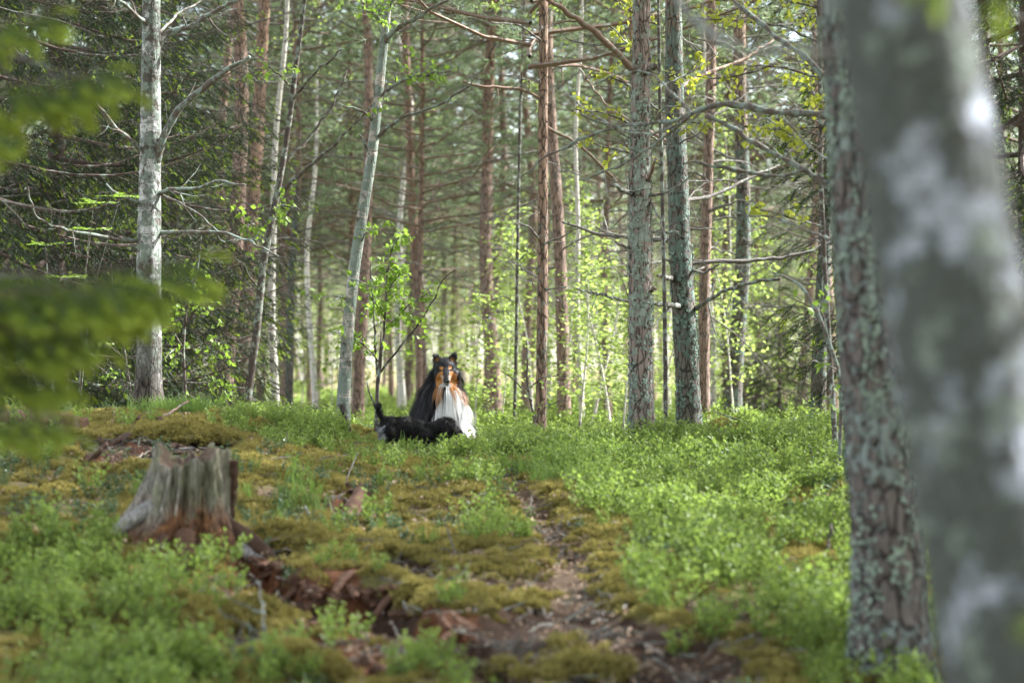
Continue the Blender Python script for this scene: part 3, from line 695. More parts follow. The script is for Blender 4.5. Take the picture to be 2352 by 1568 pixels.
def lichen_flakes(t, P, R, n, zmax, rng, size=.012, mat='lichen', face=None):
    mb = MB()
    z = rng.random(n) * zmax; a = rng.random(n) * 6.28
    keep = fbm(np.cos(a) * 1.5 + 3, np.sin(a) * 1.5, z * 2.2, 3) > .47; z, a = z[keep], a[keep]
    C = np.stack([np.interp(z, P[:, 2], P[:, k]) for k in range(3)], 1); r = np.interp(z, P[:, 2], R)
    N = np.stack([np.cos(a), np.sin(a), np.zeros(len(a))], 1); C = C + N * (r[:, None] * 1.0)
    T = np.stack([-np.sin(a), np.cos(a), np.zeros(len(a))], 1); U = np.array([[0, 0, 1.0]])
    k = 6; V = [C + N * .004]
    s = size * (.4 + rng.random((len(a), 1)))
    for j in range(k):
        th = j * 6.283 / k; rr = s * (.6 + .7 * rng.random((len(a), 1)))
        V.append(C + T * np.cos(th) * rr + U * np.sin(th) * rr + N * (.004 + .012 * rng.random((len(a), 1))))
    V = np.stack(V, 1).reshape(-1, 3); o = np.arange(len(a))[:, None] * (k + 1)
    mb.add(V, np.concatenate([o + [0, 1 + j, 1 + (j + 1) % k] for j in range(k)], 0))
    obj('lichen', mb.mesh('lichen', [M[mat]], False), t, kind='stuff')
M['lichen'] = leaf_mat('lichen', (.20, .26, .21), (.38, .46, .39), (.1, .12, .1), .05, .9)
M['lichen_dark'] = leaf_mat('dull lichen', (.13, .19, .16), (.24, .32, .27), (.1, .12, .1), .05, .9)

# ------------------------------------------------------------------ the trees one can tell apart
# silver birch at the left
t, b, P, R = hero_tree('birch_tree', 'white silver birch with dark rough base beside the dark spruce', [(338, 985, 64), (341, 900, 60), (343, 800, 58), (342, 600, 56), (345, 400, 50), (346, 200, 46), (348, 0, 40)], 19.2, 'birch', 12, 30, .03, .06, 0, .55, crown=HIGHB[0], crown_at=5.2)
birchB = t
for k, (pts, d1, tw) in enumerate([
    ([(352, 400, 22), (368, 330, 18), (398, 265, 16), (470, 195, 14), (575, 128, 8)], 19.0, 5), ([(360, 115, 18), (375, 80, 16), (440, 60, 13), (530, 5, 10), (570, -30, 8)], 19.4, 4),
    ([(366, 75, 7), (410, 30, 6), (480, -10, 4)], 20, 3), ([(338, 55, 15), (322, 45, 12), (290, 15, 9), (255, -10, 7)], 18.8, 2),
    ([(328, 355, 13), (305, 325, 11), (270, 300, 9), (235, 255, 8), (212, 225, 4)], 18.8, 5), ([(362, 445, 11), (390, 435, 9), (450, 432, 7), (505, 415, 6), (560, 425, 4)], 18.6, 5),
    ([(362, 535, 9), (440, 532, 8), (520, 535, 7), (580, 556, 5), (640, 590, 3)], 18.6, 6), ([(328, 470, 8), (290, 455, 6), (240, 425, 5)], 18.9, 2),
    ([(325, 555, 9), (240, 545, 8), (140, 525, 7), (80, 500, 5), (62, 430, 3)], 18.3, 5), ([(355, 440, 6), (400, 460, 5), (470, 500, 4), (520, 560, 2)], 18.9, 4)]):
    px_branch(t, b, pts, 19.2, d1, tw, seed=60 + k, twl=.3)
# dark furrowed foot of that birch: a bark plate torn open at the base
# leaning grey birch in front
t, b, P, R = hero_tree('birch_tree', 'slim leaning birch with grey green lichen bark in front of the pines', [(786, 985, 34), (790, 900, 31), (797, 780, 29), (813, 620, 26), (835, 480, 25), (855, 350, 24), (872, 190, 22), (886, 60, 19), (895, -40, 16)], 18.8, 'birch_lich', 10, 18, .03, .05, 0, .2, crown=HIGHB[1], crown_at=5.2)
lf = (9, .052, 'leaf_birch')
for k, (pts, d1, tw, l) in enumerate([
    ([(872, 225, 9), (890, 205, 8), (925, 183, 7), (990, 170, 5), (1050, 158, 3)], 18.4, 8, lf), ([(866, 318, 9), (885, 295, 8), (930, 268, 7), (985, 250, 6), (1060, 213, 5), (1088, 180, 3)], 18.4, 4, None),
    ([(858, 280, 8), (845, 262, 6), (815, 250, 5), (775, 238, 3)], 18.6, 3, None), ([(852, 365, 7), (838, 330, 5), (826, 308, 4)], 18.7, 1, None),
    ([(882, 100, 12), (910, 65, 10), (960, 40, 8), (1010, 10, 6), (1050, -20, 4)], 18.4, 4, None), ([(884, 60, 6), (860, 30, 5), (830, 20, 4)], 18.5, 6, lf), ([(893, 30, 6), (900, 0, 5), (925, -20, 4)], 18.6, 6, lf),
    ([(829, 545, 6), (822, 510, 6), (820, 495, 5)], 18.75, 1, None), ([(826, 560, 4), (840, 535, 3), (860, 520, 2)], 18.6, 4, (6, .05, 'leaf_birch')), ([(795, 690, 4), (780, 680, 3), (760, 690, 2)], 18.6, 3, (6, .05, 'leaf_birch')), ([(812, 640, 4), (835, 650, 3), (870, 660, 2)], 18.6, 4, (6, .05, 'leaf_birch')), ([(800, 780, 4), (785, 760, 3), (762, 765, 2)], 18.6, 3, (6, .05, 'leaf_birch'))]):
    px_branch(t, b, pts, 18.8, d1, tw, seed=80 + k, twl=.34, leafy=l, lumpy=.5)
# thin dark birch leaning right
t, b, P, R = hero_tree('birch_tree', 'thin dark crooked birch leaning towards the right behind the stump', [(565, 960, 20), (570, 900, 19), (590, 760, 18), (605, 600, 17), (630, 480, 15), (652, 360, 14), (668, 250, 13), (683, 130, 11), (700, 0, 9)], 21.5, 'twig_dark', 9, 14, .05, .06, 0, .2, crown=HIGHB[1], crown_at=5.2)
for k, (pts, d1, tw, l) in enumerate([([(628, 460, 9), (690, 400, 7), (760, 340, 6), (830, 270, 4), (880, 220, 3)], 21, 6, None), ([(645, 380, 8), (700, 330, 6), (760, 250, 5), (800, 160, 3)], 21.8, 5, None), ([(672, 230, 6), (720, 170, 5), (790, 110, 3)], 21, 4, None),
    ([(670, 200, 5), (640, 170, 4), (600, 140, 3)], 21, 7, (8, .05, 'leaf_birch')), ([(610, 560, 5), (590, 520, 4), (560, 500, 3)], 21, 7, (9, .05, 'leaf_birch')), ([(628, 490, 5), (650, 470, 4), (690, 480, 3)], 21, 6, (9, .05, 'leaf_birch')), ([(596, 660, 5), (575, 640, 4), (555, 600, 2)], 21.2, 3, None)]):
    px_branch(t, b, pts, 21.5, d1, tw, 'twig_dark', seed=100 + k, twl=.4, leafy=l)
# big lichen pine in focus
t, b, P, R = hero_tree('pine_tree', 'straight pine with flaking bark and pale green lichen patches, sharpest of the big trunks', [(1475, 1035, 66), (1474, 960, 60), (1472, 800, 56), (1470, 600, 52), (1470, 450, 50), (1471, 250, 46), (1473, 100, 43), (1474, -40, 40)], 18.2, 'pine_lich', 14, 40, .02, .05, .008, .22, crown=PINES[2], crown_at=7)
pineQ = t
dead_whorls(t, P, R, np.arange(1.5, 4.4, .34), np.random.default_rng(15), 'twig_lich', 2, (.25, .9), .005, 9)
lichen_flakes(t, P, R, 4200, 3.0, np.random.default_rng(5), .0095)
for k, (pts, d1, tw, m) in enumerate([([(1460, 172, 17), (1435, 140, 15), (1380, 85, 14), (1320, 40, 12), (1250, -10, 10)], 17.6, 4, 'limb_red'), ([(1487, 172, 14), (1492, 160, 13), (1503, 148, 12)], 17.9, 0, 'twig_dark'), ([(1488, 420, 10), (1494, 400, 8), (1503, 365, 6)], 17.9, 0, 'limb_red'),
    ([(1455, 448, 11), (1430, 435, 10), (1405, 425, 8)], 17.8, 3, 'twig_lich'), ([(1490, 450, 7), (1540, 440, 5), (1590, 400, 3)], 17.6, 9, 'twig_lich'), ([(1490, 530, 7), (1530, 535, 6), (1560, 530, 4)], 18.4, 5, 'twig_lich'), ([(1490, 300, 5), (1530, 240, 4), (1600, 250, 3)], 17.8, 7, 'twig_lich'),
    ([(1450, 320, 5), (1400, 290, 4), (1330, 260, 3)], 17.8, 8, 'twig_lich'), ([(1492, 460, 5), (1520, 510, 4), (1530, 560, 3)], 17.7, 6, 'twig_lich'), ([(1447, 570, 6), (1425, 562, 5), (1410, 553, 3)], 17.9, 0, 'twig_lich'), ([(1497, 668, 9), (1503, 660, 7)], 18.0, 0, 'limb_red'), ([(1440, 100, 5), (1380, 105, 4), (1300, 95, 3), (1285, 50, 2)], 18, 5, 'twig_lich')]):
    px_branch(t, b, pts, 18.2, d1, tw, m, seed=130 + k, twl=.3)
# dark pine right behind it
t, b, P, R = hero_tree('pine_tree', 'dark grey pine with a bend and blue green lichen behind the sharp pine', [(1585, 1015, 62), (1583, 950, 58), (1578, 850, 56), (1570, 700, 54), (1562, 550, 50), (1556, 400, 48), (1550, 250, 45), (1548, 100, 40), (1546, -40, 36)], 21.5, 'pine_dark', 14, 30, .035, .05, .006, .3, crown=PINES[0], crown_at=7)
for k, (pts, d1, tw, m) in enumerate([([(1560, 703, 14), (1535, 700, 10), (1490, 697, 7), (1430, 690, 6), (1380, 675, 5), (1325, 665, 3)], 17.4, 6, 'twig_lich'), ([(1600, 708, 13), (1625, 690, 9), (1660, 670, 8), (1720, 650, 7), (1790, 640, 6)], 20, 5, 'twig_lich'),
    ([(1585, 605, 11), (1640, 600, 10), (1720, 600, 9), (1800, 592, 8), (1870, 575, 6), (1930, 545, 5)], 22, 6, 'twig'), ([(1550, 552, 14), (1510, 550, 12), (1440, 545, 9), (1380, 540, 8), (1290, 510, 5)], 22.5, 6, 'twig'), ([(1545, 640, 14), (1530, 638, 9), (1510, 632, 5)], 20.5, 0, 'twig_dark'), ([(1580, 460, 9), (1640, 450, 8), (1740, 400, 6), (1790, 380, 4)], 22.5, 5, 'twig'),
    ([(1585, 620, 7), (1620, 628, 6), (1650, 610, 4)], 21, 2, 'twig'), ([(1540, 330, 8), (1470, 290, 6), (1400, 250, 5), (1330, 160, 4)], 23, 6, 'limb_red'), ([(1565, 200, 10), (1620, 170, 9), (1700, 140, 7), (1780, 90, 5)], 23, 7, 'limb_red')]):
    px_branch(t, b, pts, 21.5, d1, tw, m, seed=160 + k, twl=.45)
dead_whorls(t, P, R, np.arange(1.6, 5.0, .36), np.random.default_rng(16), 'twig', 3, (.5, 1.9), .008, 12)
lichen_flakes(t, P, R, 2600, 1.8, np.random.default_rng(6), .010, 'lichen_dark')
# slender reddish pine
t, b, P, R = hero_tree('pine_tree', 'slender reddish brown pine right of the collie', [(1241, 1005, 28), (1243, 900, 26), (1246, 700, 25), (1247, 500, 24), (1247, 300, 23), (1248, 100, 22), (1248, -40, 20)], 23, 'pine_red', 12, 20, .05, .05, .004, .15, crown=PINES[3], crown_at=6)
for k, (pts, d1, tw, m) in enumerate([([(1248, 230, 7), (1200, 205, 7), (1130, 200, 6), (1060, 190, 5)], 22.5, 5, 'limb_red'), ([(1244, 555, 5), (1215, 520, 6), (1180, 512, 4)], 22.5, 3, 'twig'), ([(1250, 560, 5), (1290, 545, 4), (1330, 520, 3)], 22.6, 3, 'twig_lich'), ([(1240, 640, 5), (1205, 620, 5), (1160, 590, 3)], 24, 3, 'twig'), ([(1250, 665, 5), (1280, 662, 4), (1300, 656, 3)], 22.6, 1, 'twig_lich'),
    ([(1250, 150, 9), (1330, 150, 8), (1400, 170, 6), (1450, 190, 5)], 24.5, 5, 'limb_red'), ([(1250, 100, 5), (1200, 60, 4), (1130, 50, 3)], 22.5, 5, 'twig'), ([(1250, 290, 8), (1330, 330, 7), (1420, 420, 6), (1470, 470, 4)], 24, 4, 'limb_red')]):
    px_branch(t, b, pts, 23, d1, tw, m, seed=190 + k, twl=.45)
dead_whorls(t, P, R, np.arange(1.5, 5.4, .4), np.random.default_rng(17), 'twig', 3, (.3, 1.4), .006, 10)
# leaning lichen birch behind the furrowed pine
t, b, P, R = hero_tree('birch_tree', 'dark blotched birch leaning left behind the furrowed pine', [(1992, 1180, 76), (1980, 1050, 72), (1965, 900, 68), (1950, 700, 62), (1938, 500, 58), (1926, 300, 54), (1914, 100, 50), (1908, -40, 46)], 14.5, 'birch_dark', 12, 36, .025, .06, .004, .2, crown=HIGHB[0], crown_at=5.2)
for k, (pts, d1, tw, tl) in enumerate([([(1915, 268, 20), (1880, 262, 18), (1780, 258, 18), (1710, 243, 19), (1650, 238, 17), (1590, 262, 15), (1530, 283, 13), (1450, 288, 11), (1380, 300, 9), (1310, 332, 8), (1240, 370, 6), (1190, 410, 5)], 15.5, 10, .32),
    ([(1590, 262, 10), (1545, 300, 10), (1490, 340, 8), (1440, 375, 7), (1390, 395, 6), (1330, 415, 4)], 15.3, 6, .25), ([(1920, 440, 17), (1880, 410, 17), (1830, 380, 17), (1760, 345, 16), (1690, 300, 13), (1620, 265, 11)], 14.8, 6, .28),
    ([(1855, 388, 12), (1800, 405, 11), (1740, 400, 12), (1660, 385, 11), (1595, 372, 9), (1570, 380, 6)], 14.6, 5, .2), ([(1905, 200, 16), (1860, 140, 17), (1790, 90, 16), (1740, 50, 14), (1680, 0, 12), (1640, -30, 9)], 14.9, 6, .35),
    ([(1590, 262, 8), (1560, 230, 8), (1525, 195, 8), (1490, 165, 7), (1420, 170, 5), (1350, 200, 3)], 15.5, 7, .3), ([(1560, 285, 6), (1500, 310, 6), (1440, 305, 5), (1370, 270, 4), (1300, 215, 3)], 15.6, 5, .3), ([(1930, 385, 9), (1860, 340, 8), (1790, 260, 7), (1700, 230, 4)], 15.5, 6, .4), ([(1935, 560, 8), (1880, 540, 7), (1780, 500, 6), (1690, 490, 4)], 15.5, 6, .35)]):
    px_branch(t, b, pts, 14.5, d1, tw, 'twig_lich', seed=220 + k, twl=tl, lumpy=.9, wsc=.72, hang=.35 if k in (0, 1) else 0, seg=7)
lichen_flakes(t, P, R, 2200, 3.5, np.random.default_rng(9), .012, 'lichen_dark')
# furrowed pine, right
t, b, P, R = hero_tree('pine_tree', 'thick furrowed lichen pine between the blueberry field and the blurred trunk', [(2045, 1560, 182), (2043, 1400, 172), (2035, 1200, 164), (2020, 1000, 152), (2003, 800, 140), (1988, 600, 126), (1972, 420, 118), (1950, 200, 108), (1930, -20, 100)], 9.5, 'pine_near', 13, 84, .012, .035, .011, .16, crown=PINES[1], crown_at=7)
lichen_flakes(t, P, R, 5200, 2.6, np.random.default_rng(10), .009)
# blurred birch close to the camera
t, b, P, R = hero_tree('birch_tree', 'large out of focus white and grey birch trunk closest at the right edge', [(2395, 1750, 360), (2345, 1568, 350), (2265, 1100, 340), (2205, 760, 330), (2140, 400, 318), (2095, 150, 306), (2070, 0, 300), (2045, -150, 290)], 3.9, 'birch_near', 12, 40, .04, .03, 0, .1, crown=HIGHB[0], crown_at=5.2)
px_branch(t, b, [(1960, 120, 26), (1700, 115, 16), (1640, 80, 24), (1590, 40, 26), (1540, -20, 22)], 4.0, 7.0, 3, seed=250, twl=.15)
# oak saplings with fresh yellow leaves, upper right
def leafy_sapling(name, label, stem, d, brs, leafm, size, nl, cat='tree', group=None, stemmat='twig_dark', Htot=5., tw=5, seed0=300, twl=.25):
    t, b, P, R = hero_tree(name, label, stem, d, stemmat, Htot, 8, .06, .05, 0, .1, cat=cat, group=group)
    for k, (pts, d1) in enumerate(brs): px_branch(t, b, pts, d, d1, tw, stemmat, seed=seed0 + k, twl=twl, leafy=(nl, size, leafm), seg=4)
    return t
leafy_sapling('oak_sapling', 'young oak with small yellow green leaves beside the dark leaning birch', [(1925, 1040, 13), (1905, 800, 12), (1893, 600, 12), (1885, 400, 11), (1884, 200, 10), (1880, 0, 9)], 16.5,
    [([(1884, 100, 6), (1800, 60, 5), (1700, 50, 4), (1600, 40, 3)], 17), ([(1884, 180, 6), (1780, 150, 5), (1680, 180, 4), (1600, 175, 3)], 17), ([(1885, 290, 6), (1800, 300, 5), (1700, 290, 4), (1640, 285, 3)], 16), ([(1884, 20, 5), (1760, -10, 4), (1640, 0, 3)], 16.5),
     ([(1890, 520, 5), (1830, 505, 4), (1750, 480, 3), (1710, 465, 2)], 16), ([(1886, 340, 5), (1830, 320, 4), (1760, 270, 3)], 16), ([(1884, 240, 5), (1850, 180, 4), (1820, 110, 3)], 17), ([(1884, 60, 4), (1860, 0, 4), (1820, -30, 3)], 17), ([(1886, 300, 5), (1910, 250, 4), (1930, 200, 3)], 16)], 'leaf_pale', .045, 13)
leafy_sapling('oak_sapling', 'young oak with pale yellow leaves around the sharp pine trunk', [(1530, 1005, 11), (1528, 800, 10), (1525, 600, 9), (1520, 400, 9), (1515, 200, 8), (1512, 0, 7)], 20.0,
    [([(1520, 330, 5), (1460, 290, 5), (1390, 260, 4), (1320, 250, 3)], 19.4), ([(1519, 260, 5), (1450, 200, 4), (1390, 170, 4), (1340, 180, 3)], 19.6), ([(1516, 160, 5), (1450, 110, 4), (1400, 60, 3)], 19.6), ([(1514, 60, 4), (1450, 30, 4), (1400, -10, 3)], 20), ([(1520, 300, 5), (1570, 280, 4), (1640, 290, 3)], 19.5), ([(1517, 200, 5), (1580, 170, 4), (1650, 120, 3)], 20.5), ([(1520, 380, 5), (1450, 350, 4), (1360, 330, 3)], 19.5)], 'leaf_pale', .05, 12)
leafy_sapling('oak_sapling', 'slim young oak twigs with yellow leaves hanging at the top middle', [(1180, 990, 8), (1186, 780, 8), (1190, 500, 7), (1195, 250, 7), (1205, 0, 6)], 26,
    [([(1200, 20, 5), (1150, 10, 4), (1090, 20, 3)], 25), ([(1200, 60, 5), (1240, 20, 4), (1290, 20, 3)], 25), ([(1190, 600, 4), (1215, 580, 3), (1235, 590, 2)], 26), ([(1188, 700, 4), (1160, 680, 3), (1130, 690, 2)], 26), ([(1197, 180, 4), (1230, 190, 3), (1260, 240, 2)], 26)], 'leaf_far', .055, 7)
# birch sapling beside the dogs
t = leafy_sapling('birch_sapling', 'young many stemmed birch sapling with fresh leaves left of the collie', [(862, 1000, 10), (866, 940, 9), (867, 880, 9), (872, 840, 8)], 19.6, [], 'leaf_birch', .05, 4, Htot=.86)
b = np.array(t.location)
for k, (pts, d1, tw, nl) in enumerate([([(869, 880, 7), (878, 800, 6), (886, 700, 5), (890, 620, 4), (905, 560, 3), (925, 530, 2)], 19.4, 14, 6), ([(866, 860, 6), (860, 760, 5), (856, 680, 4), (850, 600, 3)], 19.7, 5, 3), ([(870, 860, 6), (900, 820, 5), (940, 770, 4), (985, 710, 4), (1020, 640, 3), (1050, 615, 2)], 19.2, 5, 2),
    ([(880, 760, 4), (910, 730, 3), (950, 690, 3), (985, 670, 2)], 19.3, 12, 6), ([(868, 830, 4), (855, 810, 3), (820, 780, 3), (795, 765, 2)], 19.5, 7, 6), ([(885, 690, 4), (900, 650, 3), (930, 610, 2)], 19.5, 9, 6), ([(864, 940, 5), (850, 905, 4), (845, 880, 3)], 19.6, 2, 0), ([(882, 730, 4), (860, 690, 3), (835, 655, 2)], 19.5, 6, 5)]):
    px_branch(t, b, pts, 19.6, d1, tw, 'twig_dark', seed=330 + k, twl=.22, leafy=(nl + 2, .055, 'leaf_birch') if nl else None, seg=5)
leafy_sapling('birch_sapling', 'arching birch sapling with a few broad leaves in front of the dark birch', [(1925, 1010, 10), (1932, 920, 9), (1928, 850, 9), (1905, 790, 9), (1880, 720, 8)], 15.2,
    [([(1890, 745, 8), (1862, 690, 8), (1835, 650, 7), (1800, 638, 6), (1765, 622, 4)], 15.6), ([(1905, 790, 4), (1890, 720, 3), (1890, 640, 2)], 15), ([(1925, 850, 4), (1890, 835, 3), (1860, 830, 2)], 15), ([(1930, 900, 3), (1915, 880, 3), (1900, 920, 2)], 15)], 'leaf_birch', .06, 2, stemmat='twig_lich', Htot=1.05, tw=2, twl=.12)
leafy_sapling('birch_sapling', 'bushy green birch sapling between the white birch and the pair of pines', [(420, 985, 9), (425, 900, 9), (420, 800, 8), (428, 700, 6), (450, 640, 5)], 20.5,
    [([(422, 850, 5), (470, 800, 4), (520, 790, 3)], 20), ([(421, 800, 5), (390, 750, 4), (380, 700, 3)], 20.3), ([(424, 750, 5), (460, 700, 4), (490, 690, 3)], 20.3), ([(423, 880, 5), (480, 880, 4), (560, 890, 3)], 20), ([(424, 900, 4), (470, 930, 3), (530, 920, 2)], 20), ([(428, 700, 4), (450, 650, 3), (440, 600, 2)], 20.5), ([(424, 820, 4), (400, 800, 3), (370, 830, 2)], 20)], 'leaf_birch', .05, 5, Htot=1.7, tw=6)
leafy_sapling('birch_sapling', 'low birch sapling left of the white birch under the spruce', [(310, 985, 8), (300, 900, 7), (285, 800, 6), (270, 740, 5)], 20.2,
    [([(290, 830, 4), (250, 790, 3), (215, 810, 2)], 20), ([(285, 790, 4), (250, 750, 3), (235, 715, 2)], 20), ([(300, 880, 4), (260, 870, 3), (210, 830, 2)], 20), ([(305, 900, 4), (330, 930, 3), (300, 960, 2)], 19.9)], 'leaf_birch', .045, 3, Htot=1.3, tw=5)
leafy_sapling('birch_sapling', 'thin young birch sapling at the foot of the slender reddish pine', [(1235, 1010, 6), (1225, 950, 6), (1210, 880, 5), (1212, 820, 4)], 20.2,
    [([(1222, 920, 3), (1190, 880, 3), (1150, 850, 2)], 20), ([(1216, 890, 3), (1240, 870, 3), (1290, 860, 2)], 20), ([(1228, 960, 3), (1260, 930, 2), (1300, 920, 2)], 20)], 'leaf_birch', .035, 3, Htot=.85, tw=3, twl=.15)

# mid distance trunks: (label, base px, base py, top px, top py, width px, distance, proto, bark, category)
MID = [('reddish pine with grey lower bark, leftmost of the pair behind the thin dark birch', 512, 948, 516, 20, 40, 29, 0, 'pine_far', 'pine_tree'),
       ('orange topped pine standing just right of its grey barked neighbour', 552, 950, 578, 100, 35, 32, 2, 'pine_red', 'pine_tree'),
       ('pale birch stem with white bark right of the thin dark birch', 634, 955, 640, 300, 18, 30, 'b0', 'birch_far', 'birch_tree'),
       ('narrow dark pine right of the pale birch stem', 664, 950, 662, 500, 18, 36, 1, 'pine_dark', 'pine_tree'),
       ('whitish birch standing alone between the dark birch and the leaning one', 726, 955, 720, 600, 14, 40, 'b1', 'birch_far', 'birch_tree'),
       ('pinkish pine half hidden behind the leaning grey birch', 822, 960, 826, 390, 26, 34, 0, 'pine_far', 'pine_tree'),
       ('reddish pine just left of the leaning grey birch', 800, 955, 803, 370, 18, 46, 3, 'pine_red', 'pine_tree'),
       ('bright white birch stem behind the young sapling', 925, 960, 925, 600, 17, 42, 'b2', 'birch_far', 'birch_tree'),
       ('dark red pine above the mane of the collie', 972, 960, 962, 320, 24, 40, 2, 'pine_red', 'pine_tree'),
       ('sunlit forked pine with grey base midway between the collie and the slender pine', 1136, 965, 1146, 360, 32, 36, 1, 'pine_far', 'pine_tree'),
       ('thin pink pine touching the sunlit forked pine', 1116, 960, 1120, 560, 12, 48, 3, 'pine_far', 'pine_tree'),
       ('pale sunlit pine right of the slender reddish pine', 1296, 985, 1288, 200, 29, 29, 0, 'pine_far', 'pine_tree'),
       ('thin birch with white lower stem left of the sharp pine', 1338, 990, 1330, 600, 13, 30, 'b0', 'birch_far', 'birch_tree'),
       ('slim pine half way between the pale sunlit pine and the sharp pine', 1396, 985, 1398, 560, 17, 38, 3, 'pine_far', 'pine_tree'),
       ('reddish lit pine touching the right side of the dark grey pine', 1617, 975, 1612, 350, 26, 27, 2, 'pine_far', 'pine_tree'),
       ('pale slim birch right behind the reddish lit pine', 1636, 975, 1632, 600, 13, 34, 'b1', 'birch_far', 'birch_tree'),
       ('dark trunked pine in the gap right of the dark grey pine', 1684, 980, 1682, 480, 36, 29, 1, 'pine_dark', 'pine_tree'),
       ('light grey pine behind the dark trunk in the right gap', 1704, 965, 1700, 600, 20, 40, 3, 'pine_far', 'pine_tree'),
       ('very thin reddish pine standing alone in the right gap', 1746, 950, 1744, 490, 12, 46, 3, 'pine_red', 'pine_tree'),
       ('leaning pale pink pine in the right gap', 1838, 965, 1856, 470, 21, 36, 0, 'pine_far', 'pine_tree'),
       ('dark brown pine left of the blotched birch', 1878, 980, 1884, 280, 34, 27, 2, 'pine_dark', 'pine_tree'),
       ('grey pine close behind the dark brown one beside the blotched birch', 1912, 970, 1910, 600, 28, 33, 0, 'pine_far', 'pine_tree'),
       ('slender grey birch in the saplings right of the sharp pine', 1535, 975, 1530, 640, 16, 38, 'b1', 'birch_far', 'birch_tree')]
occ = []
MARKS = [(-400, 'the left edge'), (135, 'the dark spruce'), (340, 'the white birch'), (540, 'the pair of pines'), (800, 'the leaning grey birch'), (1029, 'the collie'), (1245, 'the slender reddish pine'), (1472, 'the sharp pine'), (1580, 'the dark grey pine'), (1685, 'the right gap trunk'), (1950, 'the blotched birch'), (2700, 'the right edge')]
def gap(x_, d_):
    px = 1176 + x_ / d_ * FPX
    for (a_, la), (b_, lb) in zip(MARKS, MARKS[1:]):
        if a_ <= px < b_: return 'between %s and %s' % (la.replace('the ', '', 1), lb.replace('the ', '', 1))
    return 'outside the view at the side'
for k, (lab, bx, by, tx, ty, w_, d, pr, bk, nm) in enumerate(MID):
    A, B_ = at(bx, by, d), at(tx, ty, d); gz = h1(A[0], d); v = unit(B_ - np.array([A[0], d, gz]))
    if isinstance(pr, int): p_ = PINES[pr]; hh = .9 + .2 * ((k * 37) % 10) / 10
    else: p_ = HIGHB[int(pr[1]) % 2]; hh = .8
    rr = (w_ / FPX * d / 2) / (p_['r'] * (1 - .86 * 1.5 / p_['H']))
    place_proto(nm, lab, 'tree', None, (A[0], d, gz), p_, rr, hh, v, k * 1.3, bk, crown_s=1.0); occ.append((A[0], d))
# the rest of the stand, further back
rng = np.random.default_rng(77); n = 0
pts = list(occ)
while n < 64:
    d = 30 + 38 * rng.random() ** .85; xx = (rng.random() * 2 - 1) * (.215 * d + 3)
    if abs(xx) < .4 and d < 34: continue
    if min((xx - a) ** 2 + ((d - c_) * .5) ** 2 for a, c_ in pts) < .9: continue
    pts.append((xx, d)); n += 1; gz = h1(xx, d); rz = rng.random() * 6.28; s = .75 + .45 * rng.random(); tl = (rng.normal(0, .025), rng.normal(0, .02), 1)
    q = rng.random()
    if q < .88: place_proto('pine_tree', 'distant slim pine ' + gap(xx, d), 'tree', 'distant pines', (xx, d, gz), (PINES[int(rng.integers(0, 4))] if d < 48 else FARPINES[int(rng.integers(0, 2))]), s * .62, .8 + .3 * rng.random(), tl, rz, ['pine_far', 'pine_far', 'pine'][int(rng.integers(0, 3))])
    else: place_proto('birch_tree', 'distant green leaved birch ' + gap(xx, d), 'tree', 'distant birches', (xx, d, gz), BIRCHES[int(rng.integers(0, 3))], s * 1.05, .7 + .4 * rng.random(), tl, rz)
n = 0
while n < 24:
    d = 36 + 32 * rng.random(); xx = (rng.random() * 2 - 1) * (.215 * d + 2)
    n += 1; place_proto('young_pine', 'young pine with low green crown ' + gap(xx, d), 'tree', 'young pines in the far stand', (xx, d, h1(xx, d)), FARPINES[n % 2], .5, .62 + .25 * rng.random(), (rng.normal(0, .02), rng.normal(0, .02), 1), rng.random() * 6, 'pine_far', crown_s=1.15)
n = 0
while n < 85:
    d = 25 + 40 * rng.random(); xx = (rng.random() * 2 - 1) * (.2 * d)
    if d < 34 and -3.6 < xx * 24 / d < -.2 and rng.random() < .5: continue
    n += 1; place_proto('birch_sapling', 'small green sapling ' + gap(xx, d), 'tree', 'saplings among the far trunks', (xx, d, h1(xx, d)), SAPS[int(rng.integers(0, 3))], .9, .55 + .6 * rng.random(), (rng.normal(0, .06), rng.normal(0, .06), 1), rng.random() * 6, crown_s=1.1)
for px, py, d, k in ((1330, 980, 25, 0), (1400, 985, 26, 2), (1430, 985, 24.5, 1), (1360, 985, 28, 2), (1290, 985, 30, 0), (1150, 975, 27, 1), (1520, 985, 30, 2), (1460, 980, 31, 2), (1090, 975, 26, 1)):
    LB = {1330: 'fourth bright sapling left of the sharp pine', 1400: 'second bright sapling left of the sharp pine', 1430: 'first bright sapling left of the sharp pine', 1360: 'third bright sapling left of the sharp pine', 1290: 'bright sapling right beside the pale sunlit pine', 1150: 'bright sapling just left of the slender reddish pine', 1520: 'bright sapling between the sharp pine and the dark grey pine', 1460: 'bright sapling directly behind the sharp pine', 1090: 'bright sapling just right of the collie'}[px]
    A = at(px, py, d); place_proto('birch_sapling', LB, 'tree', 'saplings beside the sharp pine', (A[0], d, h1(A[0], d)), SAPS[k], 1, (.62, .72, .5)[k], (.03, .02, 1), px * .7, crown_s=1.0)

